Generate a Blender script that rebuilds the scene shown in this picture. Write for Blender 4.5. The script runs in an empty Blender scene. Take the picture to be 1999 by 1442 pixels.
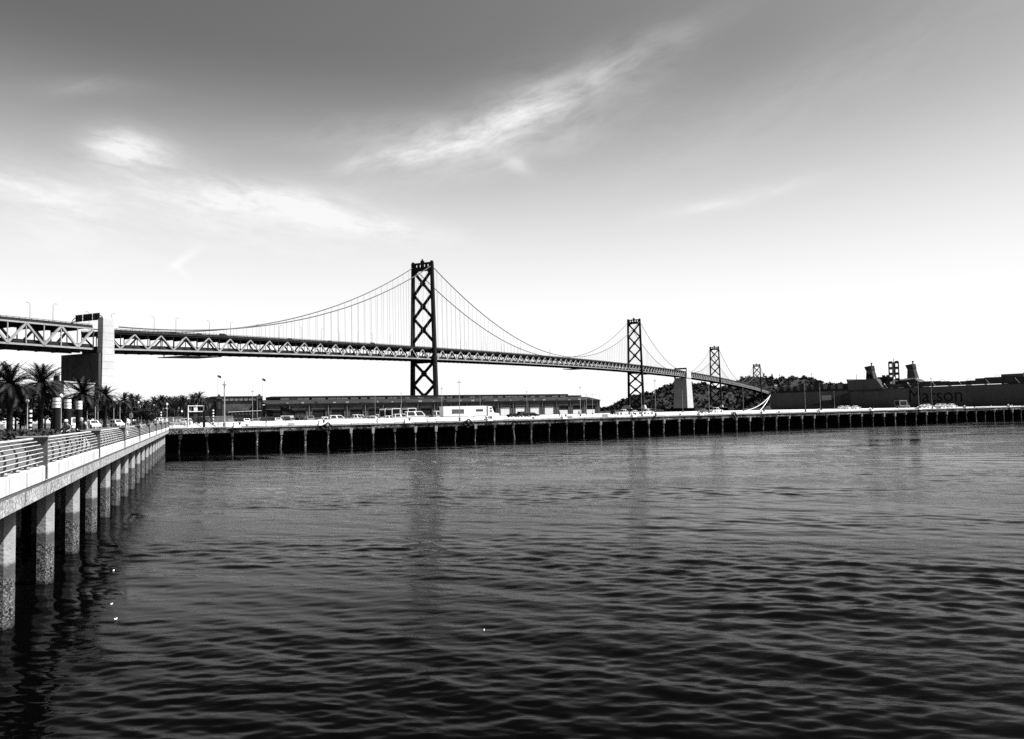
import bpy, math, random
import numpy as np
from mathutils import Vector, Matrix, Euler

random.seed(7)
rng = np.random.default_rng(7)
S = bpy.context.scene
COL = S.collection
R = math.radians

# ------------------------------------------------------------------ camera
EYE = 6.4
FPX, PW, PH = 1555.0, 1999.0, 1442.0
ROLL = math.atan(0.0204)
PITCH = math.atan((804.0 - PH / 2) / FPX)
_r0 = Vector((1, 0, 0)); _u0 = Vector((0, -math.sin(PITCH), math.cos(PITCH)))
CF = Vector((0, math.cos(PITCH), math.sin(PITCH)))
CR = _r0 * math.cos(ROLL) - _u0 * math.sin(ROLL)
CU = _u0 * math.cos(ROLL) + _r0 * math.sin(ROLL)
cam_d = bpy.data.cameras.new('camera')
cam_d.sensor_fit = 'HORIZONTAL'; cam_d.sensor_width = 36.0
cam_d.lens = 36.0 * FPX / PW
cam_d.clip_start = 0.1; cam_d.clip_end = 40000
cam = bpy.data.objects.new('camera', cam_d); COL.objects.link(cam)
cam.matrix_world = Matrix(((CR.x, CU.x, -CF.x, 0), (CR.y, CU.y, -CF.y, 0), (CR.z, CU.z, -CF.z, EYE), (0, 0, 0, 1)))
S.camera = cam

# ------------------------------------------------------------------ light
SUN_AZ, SUN_EL = 85.0, 58.0
sun_dir = Vector((math.sin(R(SUN_AZ)) * math.cos(R(SUN_EL)), math.cos(R(SUN_AZ)) * math.cos(R(SUN_EL)), math.sin(R(SUN_EL))))
sd = bpy.data.lights.new('sun', 'SUN'); sd.energy = 5.0; sd.angle = R(0.5); sd.color = (1, 1, 1)
so = bpy.data.objects.new('sun', sd); COL.objects.link(so)
so.rotation_euler = sun_dir.to_track_quat('Z', 'Y').to_euler(); so.location = (200, 0, 400)
S.view_settings.view_transform = 'Standard'; S.view_settings.look = 'None'
S.view_settings.gamma = 1.0; S.view_settings.use_curve_mapping = False
S.view_settings.exposure = 1.9
S.cycles.max_bounces = 6; S.cycles.diffuse_bounces = 2; S.cycles.glossy_bounces = 3
S.cycles.volume_bounces = 0; S.cycles.transparent_max_bounces = 6
S.cycles.use_denoising = False

world = bpy.data.worlds.new('World'); S.world = world; world.use_nodes = True
world.cycles.sampling_method = 'MANUAL'; world.cycles.sample_map_resolution = 512
wt = world.node_tree; wt.nodes.clear()
class NT:
    """small helper for wiring shader nodes"""
    def __init__(s, t): s.t = t
    def n(s, ty, **kw):
        o = s.t.nodes.new(ty)
        for k, v in kw.items(): setattr(o, k, v)
        return o
    def put(s, sock, v):
        if hasattr(v, 'is_output') or isinstance(v, bpy.types.NodeSocket): s.t.links.new(v, sock)
        else: sock.default_value = v
    def m(s, op, a, b=0.0, c=0.0, clamp=False):
        o = s.n('ShaderNodeMath', operation=op, use_clamp=clamp)
        s.put(o.inputs[0], a); s.put(o.inputs[1], b); s.put(o.inputs[2], c)
        return o.outputs[0]
    def ss(s, v, a, b, lo=0.0, hi=1.0):
        o = s.n('ShaderNodeMapRange', interpolation_type='SMOOTHSTEP')
        s.put(o.inputs[0], v)
        for i, q in zip((1, 2, 3, 4), (a, b, lo, hi)): o.inputs[i].default_value = q
        return o.outputs[0]
    def xyz(s, a, b, c):
        o = s.n('ShaderNodeCombineXYZ'); s.put(o.inputs[0], a); s.put(o.inputs[1], b); s.put(o.inputs[2], c)
        return o.outputs[0]
    def noise(s, vec, scale, detail=3.0, rough=0.55, dist=0.0, lac=2.0):
        o = s.n('ShaderNodeTexNoise'); s.put(o.inputs['Vector'], vec)
        o.inputs['Scale'].default_value = scale; o.inputs['Detail'].default_value = detail
        o.inputs['Roughness'].default_value = rough; o.inputs['Distortion'].default_value = dist
        o.inputs['Lacunarity'].default_value = lac
        return o.outputs[0]
W = NT(wt)
sky = W.n('ShaderNodeTexSky', sky_type='NISHITA', sun_disc=False, sun_elevation=R(SUN_EL), sun_rotation=R(SUN_AZ),
          altitude=0.0, air_density=1.0, dust_density=2.2, ozone_density=1.0)
sep = W.n('ShaderNodeSeparateColor'); wt.links.new(sky.outputs[0], sep.inputs[0])
# black-and-white film behind a red filter: the red channel only, whitening into the haze near the horizon
SKY_A, SKY_G, WHITE = 0.56, 1.3, 5.3
clear = W.m('MULTIPLY', W.m('POWER', sep.outputs[0], SKY_G), SKY_A)
tc = W.n('ShaderNodeTexCoord'); sx = W.n('ShaderNodeSeparateXYZ'); wt.links.new(tc.outputs['Generated'], sx.inputs[0])
az = W.m('MULTIPLY', W.m('ARCTAN2', sx.outputs[0], sx.outputs[1]), 57.29578)
el = W.m('MULTIPLY', W.m('ARCSINE', sx.outputs[2]), 57.29578)
hz = W.ss(el, 25.0, 5.0)
base = W.m('ADD', W.m('MULTIPLY', clear, W.m('SUBTRACT', 1.0, hz)), W.m('MULTIPLY', hz, WHITE))
warp = W.noise(W.xyz(az, el, 0.0), 0.16, 2.0, 0.5)
azw = W.m('ADD', az, W.m('MULTIPLY', W.m('SUBTRACT', warp, 0.5), 2.4))
elw = W.m('ADD', el, W.m('MULTIPLY', W.m('SUBTRACT', 0.5, warp), 1.0))
def fibre(ang, seed):
    c, s_ = math.cos(R(ang)), math.sin(R(ang))
    u = W.m('ADD', W.m('MULTIPLY', azw, c), W.m('MULTIPLY', elw, s_)); v = W.m('SUBTRACT', W.m('MULTIPLY', elw, c), W.m('MULTIPLY', azw, s_))
    t = W.noise(W.xyz(W.m('MULTIPLY', u, 0.22), W.m('MULTIPLY', v, 0.75), float(seed)), 1.0, 8.0, 0.66, 0.1)
    return W.ss(t, 0.12, 0.82)
FIB = {1: fibre(17, 1), -1: fibre(-8, 5)}
def wisp(ca, ce, a, b, ang, power, nz, seed):
    """one streak of cirrus: centre azimuth/elevation in degrees, half length, half width, tilt"""
    c, s_ = math.cos(R(ang)), math.sin(R(ang))
    dx = W.m('SUBTRACT', azw, ca); dy = W.m('SUBTRACT', elw, ce)
    u = W.m('ADD', W.m('MULTIPLY', dx, c / a), W.m('MULTIPLY', dy, s_ / a))
    v = W.m('SUBTRACT', W.m('MULTIPLY', dy, c / b), W.m('MULTIPLY', dx, s_ / b))
    q = W.m('ADD', W.m('MULTIPLY', u, u), W.m('MULTIPLY', v, v))
    g = W.m('EXPONENT', W.m('MULTIPLY', q, -1.0))
    return W.m('MULTIPLY', W.m('MULTIPLY', g, FIB[1 if ang > 5 else -1]), power)
wisps = [(-3.6, 19.2, 5.2, 1.2, 14, 1.25, 0.9, 1), (-8.5, 17.8, 4.6, 0.55, 9, 0.8, 1.0, 2), (1.5, 20.9, 3.2, 1.1, 20, 0.7, 1.0, 2), (9.5, 24.2, 6.0, 1.0, 15, 0.30, 0.9, 3), (6.0, 22.6, 4.0, 1.0, 3, 0.40, 0.8, 4), (4.0, 21.6, 7.0, 2.4, 12, 0.35, 0.8, 4), (-10, 19.5, 6, 1.0, 8, .3, .8, 4),
         (-26.0, 17.2, 2.0, 1.1, 3, 1.7, 1.1, 5), (-24.5, 16.3, 4.0, 1.6, 2, 0.5, 1.1, 5), (-12.2, 13.9, 6.0, 0.85, -9, 1.5, 0.8, 6), (-19, 14.7, 6.0, 1.1, 1, 1.5, 0.7, 7), (-16, 12.6, 11.0, 1.8, -3, 1.0, 0.7, 7), (-31, 13.8, 4.6, 1.4, -14, 1.5, 1.2, 8), (-30, 10.8, 6.0, 1.2, -8, .8, 1.2, 8),
         (15.6, 14.2, 4.6, 0.5, 7, 1.0, 0.8, 9), (-22.6, 10.7, 1.2, 0.28, 38, 1.2, 1.2, 10), (-22.8, 9.9, 0.8, 0.25, -40, 1.2, 1.2, 11), (-2, 17.6, 9, 1.2, 12, 0.4, 0.8, 12), (0.8, 17.4, 1.4, 0.5, -25, 0.5, .8, 12), (-28, 20.5, 3, .5, 8, .25, 1, 1),
         (20, 20, 16, 2.4, 16, 0.16, 0.5, 13)]
tot = None
for w_ in wisps:
    o_ = wisp(*w_); tot = o_ if tot is None else W.m('ADD', tot, o_)
cl = W.m('MINIMUM', W.m('MULTIPLY', tot, 0.75), 0.85)
lum = W.m('ADD', W.m('MULTIPLY', base, W.m('SUBTRACT', 1.0, cl)), W.m('MULTIPLY', WHITE, cl))
lum = W.m('MULTIPLY', lum, W.ss(el, 13.0, 2.0, 1.0, 1.07))   # overexposed haze low over the horizon
bg = W.n('ShaderNodeBackground'); wt.links.new(W.xyz(lum, lum, lum), bg.inputs[0]); bg.inputs[1].default_value = 0.05
wo = W.n('ShaderNodeOutputWorld'); wt.links.new(bg.outputs[0], wo.inputs[0])

# ------------------------------------------------------------------ materials
MATS = {}
def mat(name, v, rough=0.75, var=0.25, scale=1.5, stretch=(1, 1, 1), bump=0.0, spec=0.06, metal=0.0, speck=0.0, dirt=None):
    """grey procedural material: value v, broad noise variation, optional speckle and bump"""
    if name in MATS: return MATS[name]
    m = bpy.data.materials.new(name); m.use_nodes = True; t = m.node_tree; t.nodes.clear(); N = NT(t)
    tcn = N.n('ShaderNodeTexCoord'); mp = N.n('ShaderNodeMapping'); t.links.new(tcn.outputs['Object'], mp.inputs[0]); mp.inputs['Scale'].default_value = stretch
    n1 = N.noise(mp.outputs[0], scale, 5.0, 0.62)
    val = N.m('MULTIPLY', N.ss(n1, 0.25, 0.75, 1 - var, 1 + var), v)
    if speck:
        n2 = N.noise(mp.outputs[0], scale * 9, 3.0, 0.7)
        val = N.m('MULTIPLY', val, N.ss(n2, 0.42, 0.62, 1 - speck, 1 + speck * 0.5))
    if dirt: val = dirt(N, tcn, mp, val)
    p = N.n('ShaderNodeBsdfPrincipled'); t.links.new(N.xyz(val, val, val), p.inputs['Base Color'])
    p.inputs['Roughness'].default_value = rough; p.inputs['Specular IOR Level'].default_value = spec; p.inputs['Metallic'].default_value = metal
    if bump:
        b = N.n('ShaderNodeBump'); b.inputs['Strength'].default_value = bump; b.inputs['Distance'].default_value = 0.05
        t.links.new(N.noise(mp.outputs[0], scale * 6, 4.0, 0.6), b.inputs['Height']); t.links.new(b.outputs[0], p.inputs['Normal'])
    o = N.n('ShaderNodeOutputMaterial'); t.links.new(p.outputs[0], o.inputs[0])
    MATS[name] = m; return m
def streaks(amount, sc=(2.6, 2.6, 0.22), lo=0.50, hi=0.68):
    def f(N, tcn, mp, val):
        m2 = N.n('ShaderNodeMapping'); N.t.links.new(tcn.outputs['Object'], m2.inputs[0]); m2.inputs['Scale'].default_value = sc
        a = N.noise(m2.outputs[0], 1.0, 5.0, 0.7, 0.2)
        b = N.noise(tcn.outputs['Object'], 0.35, 2.0, 0.5)
        k = N.m('MULTIPLY', N.ss(a, lo, hi), N.ss(b, 0.35, 0.6))
        return N.m('MULTIPLY', val, N.m('SUBTRACT', 1.0, N.m('MULTIPLY', k, amount)))
    return f
def tide(N, tcn, mp, val):
    """pile: clean concrete above, a dark weed band, pale barnacle crust below it"""
    s3 = N.n('ShaderNodeSeparateXYZ'); N.t.links.new(tcn.outputs['Object'], s3.inputs[0])
    wob = N.noise(tcn.outputs['Object'], 1.6, 3.0, 0.6)
    z = N.m('ADD', s3.outputs[2], N.m('MULTIPLY', N.m('SUBTRACT', wob, 0.5), 0.5))
    band = N.m('MULTIPLY', N.ss(z, 1.45, 1.65), N.ss(z, 2.05, 1.9))
    below = N.ss(z, 1.7, 1.5)
    fine = N.noise(tcn.outputs['Object'], 17.0, 6.0, 0.75); clump = N.noise(tcn.outputs['Object'], 3.0, 3.0, 0.6)
    crust = N.m('ADD', N.ss(fine, 0.46, 0.60, 0.12, 1.5), N.ss(clump, 0.35, 0.65, -0.1, 0.25))
    v2 = N.m('MULTIPLY', val, N.m('SUBTRACT', 1.0, N.m('MULTIPLY', band, 0.72)))
    lowv = N.m('MULTIPLY', N.m('MULTIPLY', crust, 0.085), N.ss(z, 0.0, 0.35, 0.25, 1.0))
    o = N.n('ShaderNodeMix', data_type='FLOAT'); N.put(o.inputs[0], below); N.put(o.inputs[2], v2); N.put(o.inputs[3], lowv)
    return o.outputs[0]
M = dict(
    steel=mat('bridge_steel', 0.01, 0.55, 0.2, 0.15),
    truss=mat('truss_paint', 0.17, 0.6, 0.2, 0.2),
    deck=mat('bridge_deck_steel', 0.012, 0.8, 0.3, 0.2),
    cable=mat('cable_paint', 0.06, 0.6, 0.1, 0.3),
    bent=mat('shade_dark_bent_concrete', 0.03, 0.9, 0.3, 0.1, dirt=streaks(0.5, (0.4, 0.4, 0.04))),  # concrete darkened to carry the bent's shade, streaked with stains
    conc=mat('anchorage_concrete', 0.27, 0.85, 0.10, 0.12, bump=0.1, dirt=streaks(0.25, (0.5, 0.5, 0.05), 0.5, 0.8)),
    wharf=mat('wharf_concrete', 0.3, 0.85, 0.12, 0.9, bump=0.15, dirt=streaks(0.75)),
    beam=mat('weathered_edge_beam', 0.24, 0.9, 0.25, 1.2, bump=0.35, speck=0.55, dirt=streaks(0.8)),
    pile=mat('pile_concrete', 0.17, 0.9, 0.2, 1.2, bump=0.5, dirt=tide),
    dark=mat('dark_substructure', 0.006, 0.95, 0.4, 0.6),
    pave=mat('pier_paving', 0.26, 0.9, 0.22, 0.12, speck=0.15),
    prom=mat('promenade_paving', 0.06, 0.9, 0.15, 0.3, speck=0.12),
    asphalt=mat('asphalt', 0.035, 0.9, 0.3, 0.2, speck=0.3),
    soil=mat('ground_soil', 0.05, 0.95, 0.4, 0.08),
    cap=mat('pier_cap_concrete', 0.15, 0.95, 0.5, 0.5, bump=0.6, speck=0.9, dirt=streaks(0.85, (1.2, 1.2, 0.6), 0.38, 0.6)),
    rail=mat('galvanised_rail', 0.24, 0.5, 0.15, 2.0, metal=0.0),
    plate=mat('railing_post_plate', 0.075, 0.8, 0.25, 3.0, speck=0.2),
    white=mat('white_paint', 0.5, 0.5, 0.06, 0.8),
    grey=mat('grey_paint', 0.12, 0.5, 0.12, 0.8),
    black=mat('black_paint', 0.007, 0.85, 0.2, 0.8),
    glass=mat('dark_glass', 0.012, 0.12, 0.1, 0.5, spec=0.6),
    tyre=mat('tyre_rubber', 0.02, 0.9, 0.2, 3.0),
    frond=mat('palm_leaf', 0.01, 0.6, 0.4, 1.2),
    bark=mat('bark', 0.008, 0.95, 0.4, 3.0, bump=0.6),
    leaf=mat('tree_leaf', 0.014, 0.7, 0.5, 0.7),
    hedge=mat('hedge_leaf', 0.022, 0.8, 0.5, 2.0),
    hill=mat('island_slope', 0.012, 0.95, 0.55, 0.012),
    forest=mat('island_trees', 0.009, 0.9, 0.6, 0.03),
    hull=mat('ship_hull_paint', 0.026, 0.55, 0.2, 0.08, dirt=streaks(0.4, (0.5, 0.5, 0.08))),
    hullmark=mat('ship_lettering', 0.001, 0.6, 0.1, 0.2),
    shipdk=mat('ship_deck_gear', 0.012, 0.7, 0.5, 0.3),
    brick=mat('shed_stucco', 0.06, 0.9, 0.35, 0.25, speck=0.35),
    shed_trim=mat('shed_trim_dark', 0.012, 0.8, 0.3, 0.5),
    roof=mat('shed_roof', 0.012, 0.9, 0.4, 0.2),
    door_dk=mat('shed_door_dark', 0.01, 0.7, 0.3, 0.4),
    dusk=mat('far_building_dark', 0.012, 0.8, 0.4, 0.3),
    skin=mat('skin', 0.22, 0.6, 0.1, 4.0),
    cloth_dk=mat('dark_cloth', 0.02, 0.9, 0.3, 4.0),
    cloth_gr=mat('grey_cloth', 0.09, 0.9, 0.3, 4.0),
    rope=mat('mooring_rope', 0.4, 0.8, 0.1, 3.0),
    farhill=mat('far_hills', 0.2, 1.0, 0.2, 0.002),  # pale value paints in the haze over the distant hills
    banner=mat('trailer_print', 0.06, 0.6, 0.6, 1.4, stretch=(1, 1, 4)),
    fence=mat('fence_wire', 0.22, 0.6, 0.1, 2.0),
)

# ------------------------------------------------------------------ building helpers
ROOT = {}
def link(o, parent=None):
    COL.objects.link(o)
    if parent is not None:
        o.parent = parent
        if parent.name in ROOT: o.matrix_parent_inverse = Matrix.Translation(-ROOT[parent.name])
    return o
def tag(o, label=None, cat=None, group=None, kind=None):
    if label: o['label'] = label
    if cat: o['category'] = cat
    if group: o['group'] = group
    if kind: o['kind'] = kind
    return o
def thing(name, label, cat, loc=(0, 0, 0), group=None, world_coords=True, rotz=0.0):
    o = bpy.data.objects.new(name, None); o.empty_display_size = 0.5
    o.location = loc; o.rotation_euler = (0, 0, rotz); COL.objects.link(o)
    if world_coords: ROOT[o.name] = Vector(loc)
    return tag(o, label, cat, group)
def obj(name, me, parent=None, mat_=None):
    if mat_ is not None and len(me.materials) == 0: me.materials.append(mat_)
    return link(bpy.data.objects.new(name, me), parent)
def copy_tree(o, parent=None):
    c = o.copy(); COL.objects.link(c); c.parent = parent
    for k in ('label', 'group'):
        if parent is None and k in c: del c[k]
    for ch in o.children: copy_tree(ch, c)
    return c
class MB:
    def __init__(s): s.v = []; s.f = []; s.mi = []; s.cur = 0
    def add(s, vs, fs):
        n = len(s.v); s.v.extend(tuple(v) for v in vs)
        for f in fs: s.f.append(tuple(i + n for i in f)); s.mi.append(s.cur)
    def hexa(s, b, t):
        """b: four bottom corners counter-clockwise, t: the four above them"""
        s.add(list(b) + list(t), [(3, 2, 1, 0), (4, 5, 6, 7), (0, 1, 5, 4), (1, 2, 6, 5), (2, 3, 7, 6), (3, 0, 4, 7)])
    def box(s, x0, x1, y0, y1, z0, z1, fn=lambda a, b, c: (a, b, c)):
        s.hexa([fn(x0, y0, z0), fn(x1, y0, z0), fn(x1, y1, z0), fn(x0, y1, z0)], [fn(x0, y0, z1), fn(x1, y0, z1), fn(x1, y1, z1), fn(x0, y1, z1)])
    def beam(s, p, q, w, h, up=(0, 0, 1)):
        p = Vector(p); q = Vector(q); d = (q - p).normalized(); u = Vector(up)
        if abs(d.dot(u)) > 0.98: u = Vector((1, 0, 0))
        a = d.cross(u).normalized() * (w / 2); b = a.cross(d).normalized() * (h / 2)
        s.hexa([p - a - b, p + a - b, p + a + b, p - a + b], [q - a - b, q + a - b, q + a + b, q - a + b])
    def tube(s, p, q, r0, r1=None, n=8):
        r1 = r0 if r1 is None else r1
        p = Vector(p); q = Vector(q); d = (q - p).normalized(); u = Vector((0, 0, 1)) if abs(d.z) < 0.95 else Vector((1, 0, 0))
        a = d.cross(u).normalized(); b = d.cross(a)
        vs = [p + (a * math.cos(2 * math.pi * i / n) + b * math.sin(2 * math.pi * i / n)) * r0 for i in range(n)]
        vs += [q + (a * math.cos(2 * math.pi * i / n) + b * math.sin(2 * math.pi * i / n)) * r1 for i in range(n)]
        s.add(vs, [(i, i + n, (i + 1) % n + n, (i + 1) % n) for i in range(n)] + [tuple(range(n)), tuple(range(2 * n - 1, n - 1, -1))])
    def path(s, pts, r, n=6):
        for a, b in zip(pts[:-1], pts[1:]): s.tube(a, b, r, r, n)
    def lathe(s, prof, n=12, c=(0, 0)):
        vs = []
        for r, z in prof: vs += [(c[0] + r * math.cos(2 * math.pi * i / n), c[1] + r * math.sin(2 * math.pi * i / n), z) for i in range(n)]
        fs = []
        for k in range(len(prof) - 1):
            fs += [(k * n + i, k * n + (i + 1) % n, (k + 1) * n + (i + 1) % n, (k + 1) * n + i) for i in range(n)]
        fs += [tuple(range(n - 1, -1, -1)), tuple(range((len(prof) - 1) * n, len(prof) * n))]
        s.add(vs, fs)
    def prism(s, poly, c0, c1, fn):
        """polygon (a, b) extruded along c between c0 and c1; fn(a, b, c) -> point"""
        n = len(poly); vs = [fn(a, b, c0) for a, b in poly] + [fn(a, b, c1) for a, b in poly]
        s.add(vs, [(i, (i + 1) % n, (i + 1) % n + n, i + n) for i in range(n)] + [tuple(range(n - 1, -1, -1)), tuple(range(n, 2 * n))])
    def mesh(s, name, mats):
        me = bpy.data.meshes.new(name); me.from_pydata(s.v, [], s.f)
        for m in (mats if isinstance(mats, (list, tuple)) else [mats]): me.materials.append(m)
        if any(s.mi): me.polygons.foreach_set('material_index', s.mi)
        # consistent outward normals
        import bmesh
        bm = bmesh.new(); bm.from_mesh(me); bmesh.ops.recalc_face_normals(bm, faces=bm.faces); bm.to_mesh(me); bm.free()
        return me
    def build(s, name, mats, parent=None):
        return obj(name, s.mesh(name, mats), parent)
def smooth(me):
    me.polygons.foreach_set('use_smooth', [True] * len(me.polygons)); return me
def at(px, py, Y):
    """the world point a survey sight-line meets at distance Y ahead (pixel of the 1999x1442 photograph)"""
    d = CF * FPX + CR * (px - PW / 2) - CU * (py - PH / 2)
    t = Y / d.y
    return Vector((d.x * t, Y, EYE + d.z * t))
def ground_at(px, Y):
    p = at(px, 806 - 0.0204 * (px - 1000), Y); return p.x, p.y
ORD = ['first', 'second', 'third', 'fourth', 'fifth', 'sixth', 'seventh', 'eighth', 'ninth', 'tenth', 'eleventh', 'twelfth', 'thirteenth', 'fourteenth', 'fifteenth', 'sixteenth', 'seventeenth', 'eighteenth', 'nineteenth', 'twentieth', 'twenty-first', 'twenty-second', 'twenty-third', 'twenty-fourth', 'twenty-fifth', 'twenty-sixth', 'twenty-seventh', 'twenty-eighth', 'twenty-ninth', 'thirtieth']

# frames of the place: wharf edge, pier edge, bridge axis, ship side
WA = Vector((-14.2, 22.5)); WD = Vector((-0.368, 0.930)).normalized(); WN = Vector((WD.y, -WD.x))
def WH(t, o, z): p = WA + WD * t + WN * o; return (p.x, p.y, z)
PA = Vector((-64.5, 150.0)); PD = Vector((0.8636, 0.5042)); PV = Vector((-0.5042, 0.8636))
def PR(u, v, z): p = PA + PD * u + PV * v; return (p.x, p.y, z)
BA = Vector((-85.14, 768.8)); BANG = 0.44428; BD = Vector((math.sin(BANG), math.cos(BANG))); BN = Vector((BD.y, -BD.x))
def BR(s, l, z): p = BA + BD * s + BN * l; return (p.x, p.y, z)
SA = Vector((129.0, 484.0)); SK = Vector((0.5042, -0.8636)); SB = PD
def SH(k, b, z): p = SA + SK * k + SB * b; return (p.x, p.y, z)
DECK = 4.72   # promenade level
PDK = 4.66    # pier deck level

# ------------------------------------------------------------------ water
def build_water():
    rr = [6.0]
    while rr[-1] < 260: rr.append(rr[-1] * 1.0044)
    while rr[-1] < 700: rr.append(rr[-1] * 1.012)
    while rr[-1] < 16000: rr.append(rr[-1] * 1.12)
    rr = np.array(rr, dtype=np.float64)
    azs = np.concatenate([np.arange(-180, -44, 4.0), np.arange(-44, 44, 0.135), np.arange(44, 180, 4.0)])
    na, nr = len(azs), len(rr)
    A_, R_ = np.meshgrid(np.radians(azs), rr)
    X = (R_ * np.sin(A_)).astype(np.float32); Y = (R_ * np.cos(A_)).astype(np.float32); Z = np.zeros_like(X)
    g = np.random.default_rng(3)
    step = (R_ * 0.0044).astype(np.float32)
    # calm lanes and ruffled patches
    ruf = np.zeros_like(X)
    for i in range(7):
        th = g.random() * 6.28; kk = 2 * math.pi / (9 + 50 * g.random()); ruf += np.sin(kk * (X * math.sin(th) * .5 + Y * math.cos(th)) + 6.28 * g.random())
    ruf = np.clip(0.9 + 0.30 * ruf, 0.45, 1.7)
    mx = np.sin(X * 0.21 + 1.3 * np.sin(Y * 0.17)) + np.sin(Y * 0.26 + 1.1 * np.sin(X * 0.19 + 1))
    for i in range(94):
        lam = 0.18 * (2.4 / 0.18) ** g.random() if i < 84 else 3 + 4 * g.random()
        th = math.radians(30) + g.normal(0, 0.42 if lam < 2.5 else 0.2) if (i % 3 or lam > 2.5) else math.radians(-12) + g.normal(0, 0.42)
        k = 2 * math.pi / lam
        slope = (0.023 if lam < 0.6 else 0.0175 if lam < 2.5 else 0.010) * (0.5 + g.random())
        fade = np.clip((lam / step - 2.0) / 3.0, 0, 1) * (ruf if lam < 2.5 else 1.0)
        ph = k * (X * math.sin(th) + Y * math.cos(th)) + g.random() * 6.28 + (1.1 * g.normal()) * mx
        Z += (slope / k) * fade * (1.9 * np.exp(np.sin(ph) - 1) - 0.88)
    v = np.stack([X, Y, Z], -1).reshape(-1, 3)
    v = np.vstack([v, [[0, 0, 0]]])
    i = np.arange(nr - 1)[:, None] * na; j = np.arange(na)[None, :]; j2 = (j + 1) % na
    q = np.stack([i + j, i + j2, i + na + j2, i + na + j], -1).reshape(-1, 4)[:, ::-1]
    me = bpy.data.meshes.new('water')
    me.vertices.add(len(v)); me.vertices.foreach_set('co', v.astype(np.float32).ravel())
    nf = len(q); me.loops.add(nf * 4); me.loops.foreach_set('vertex_index', q.ravel().astype(np.int32))
    me.polygons.add(nf); me.polygons.foreach_set('loop_start', np.arange(0, nf * 4, 4, dtype=np.int32))
    me.update(calc_edges=True); me.validate()
    smooth(me)
    m = bpy.data.materials.new('bay_water'); m.use_nodes = True; t = m.node_tree; t.nodes.clear(); N = NT(t)
    tcn = N.n('ShaderNodeTexCoord'); P = tcn.outputs['Object']
    mp = N.n('ShaderNodeMapping'); t.links.new(P, mp.inputs[0]); mp.inputs['Rotation'].default_value = (0, 0, R(14)); mp.inputs['Scale'].default_value = (0.38, 1.0, 1)
    n1 = N.noise(mp.outputs[0], 1.5, 4.0, 0.6, 0.6)
    n2 = N.noise(mp.outputs[0], 7.0, 4.0, 0.62, 0.4)
    calm = N.ss(N.noise(mp.outputs[0], 0.06, 4.0, 0.6, 0.8), 0.34, 0.66, 0.15, 1.3)
    h = N.m('MULTIPLY', N.m('ADD', N.m('MULTIPLY', n1, 0.016), N.m('MULTIPLY', n2, 0.008)), calm)
    ln = N.n('ShaderNodeVectorMath', operation='LENGTH'); t.links.new(P, ln.inputs[0])
    h = N.m('MULTIPLY', h, N.ss(ln.outputs['Value'], 18.0, 120.0, 1.0, 2.3))   # ripples finer than the mesh
    b = N.n('ShaderNodeBump'); b.inputs['Strength'].default_value = 1.0; b.inputs['Distance'].default_value = 1.0
    t.links.new(h, b.inputs['Height'])
    p = N.n('ShaderNodeBsdfPrincipled'); p.inputs['Base Color'].default_value = (0.0004, 0.0004, 0.0004, 1)
    p.inputs['Roughness'].default_value = 0.03; p.inputs['IOR'].default_value = WATER_IOR; p.inputs['Specular IOR Level'].default_value = 0.5
    t.links.new(b.outputs[0], p.inputs['Normal'])
    o = N.n('ShaderNodeOutputMaterial'); t.links.new(p.outputs[0], o.inputs[0])
    me.materials.append(m)
    return tag(obj('water', me), kind='structure')
WATER_IOR = 1.073
build_water()

# ------------------------------------------------------------------ land
def sheet(name, pts, z, m, thick=0.0):
    b = MB(); n = len(pts)
    if thick: b.prism([(p[0], p[1]) for p in pts], z - thick, z, lambda a, bb, c: (a, bb, c))
    else: b.add([(p[0], p[1], z) for p in pts], [tuple(range(n))])
    return tag(b.build(name, m), kind='structure')
wh = lambda t, o: WH(t, o, 0)[:2]
land = [wh(-80, -14), wh(136, -14), (-84, 185), (-132, 352), (-150, 372), (-215, 430), (-420, 760), (-1500, 1500), (-1500, -200), (-300, -200)]
sheet('ground', land, 4.60, M['soil'], 5.6)
sheet('promenade', [wh(-80, -14.2), wh(136, -14.2), wh(215, -9), wh(215, -18.4), wh(-80, -18.4)], 4.64, M['prom'])
sheet('road', [wh(-80, -19), wh(330, -19), wh(330, -40), wh(-80, -40)], 4.62, M['asphalt'])
kb = MB(); kb.box(-80, 330, -18.8, -18.45, 4.5, 4.75, WH); tag(kb.build('kerb', M['prom']), kind='structure')
mk = MB()
for i in range(60): mk.box(-20 + i * 5.5, -17.5 + i * 5.5, -25.6, -25.45, 4.624, 4.628, WH)
for i in range(60): mk.box(-20 + i * 5.5, -17.5 + i * 5.5, -32.6, -32.45, 4.624, 4.628, WH)
tag(mk.build('lane_markings', M['white']), kind='structure')

# far shore across the bay
fh = MB(); xs = np.linspace(-5200, 7200, 90)
hh = 70 + 40 * np.sin(xs * 0.0011) + 25 * np.sin(xs * 0.0031 + 1) + 12 * np.sin(xs * 0.009)
vs = []
for x, h_ in zip(xs, hh): vs += [(x, 10200, -1), (x, 10900, h_ * 0.8), (x, 11600, -1)]
fs = []
for i in range(len(xs) - 1):
    for k in (0, 1): fs.append((3 * i + k, 3 * i + 3 + k, 3 * i + 4 + k, 3 * i + 1 + k))
fh.add(vs, fs); tag(fh.build('far_hills', M['farhill']), kind='structure')

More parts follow.
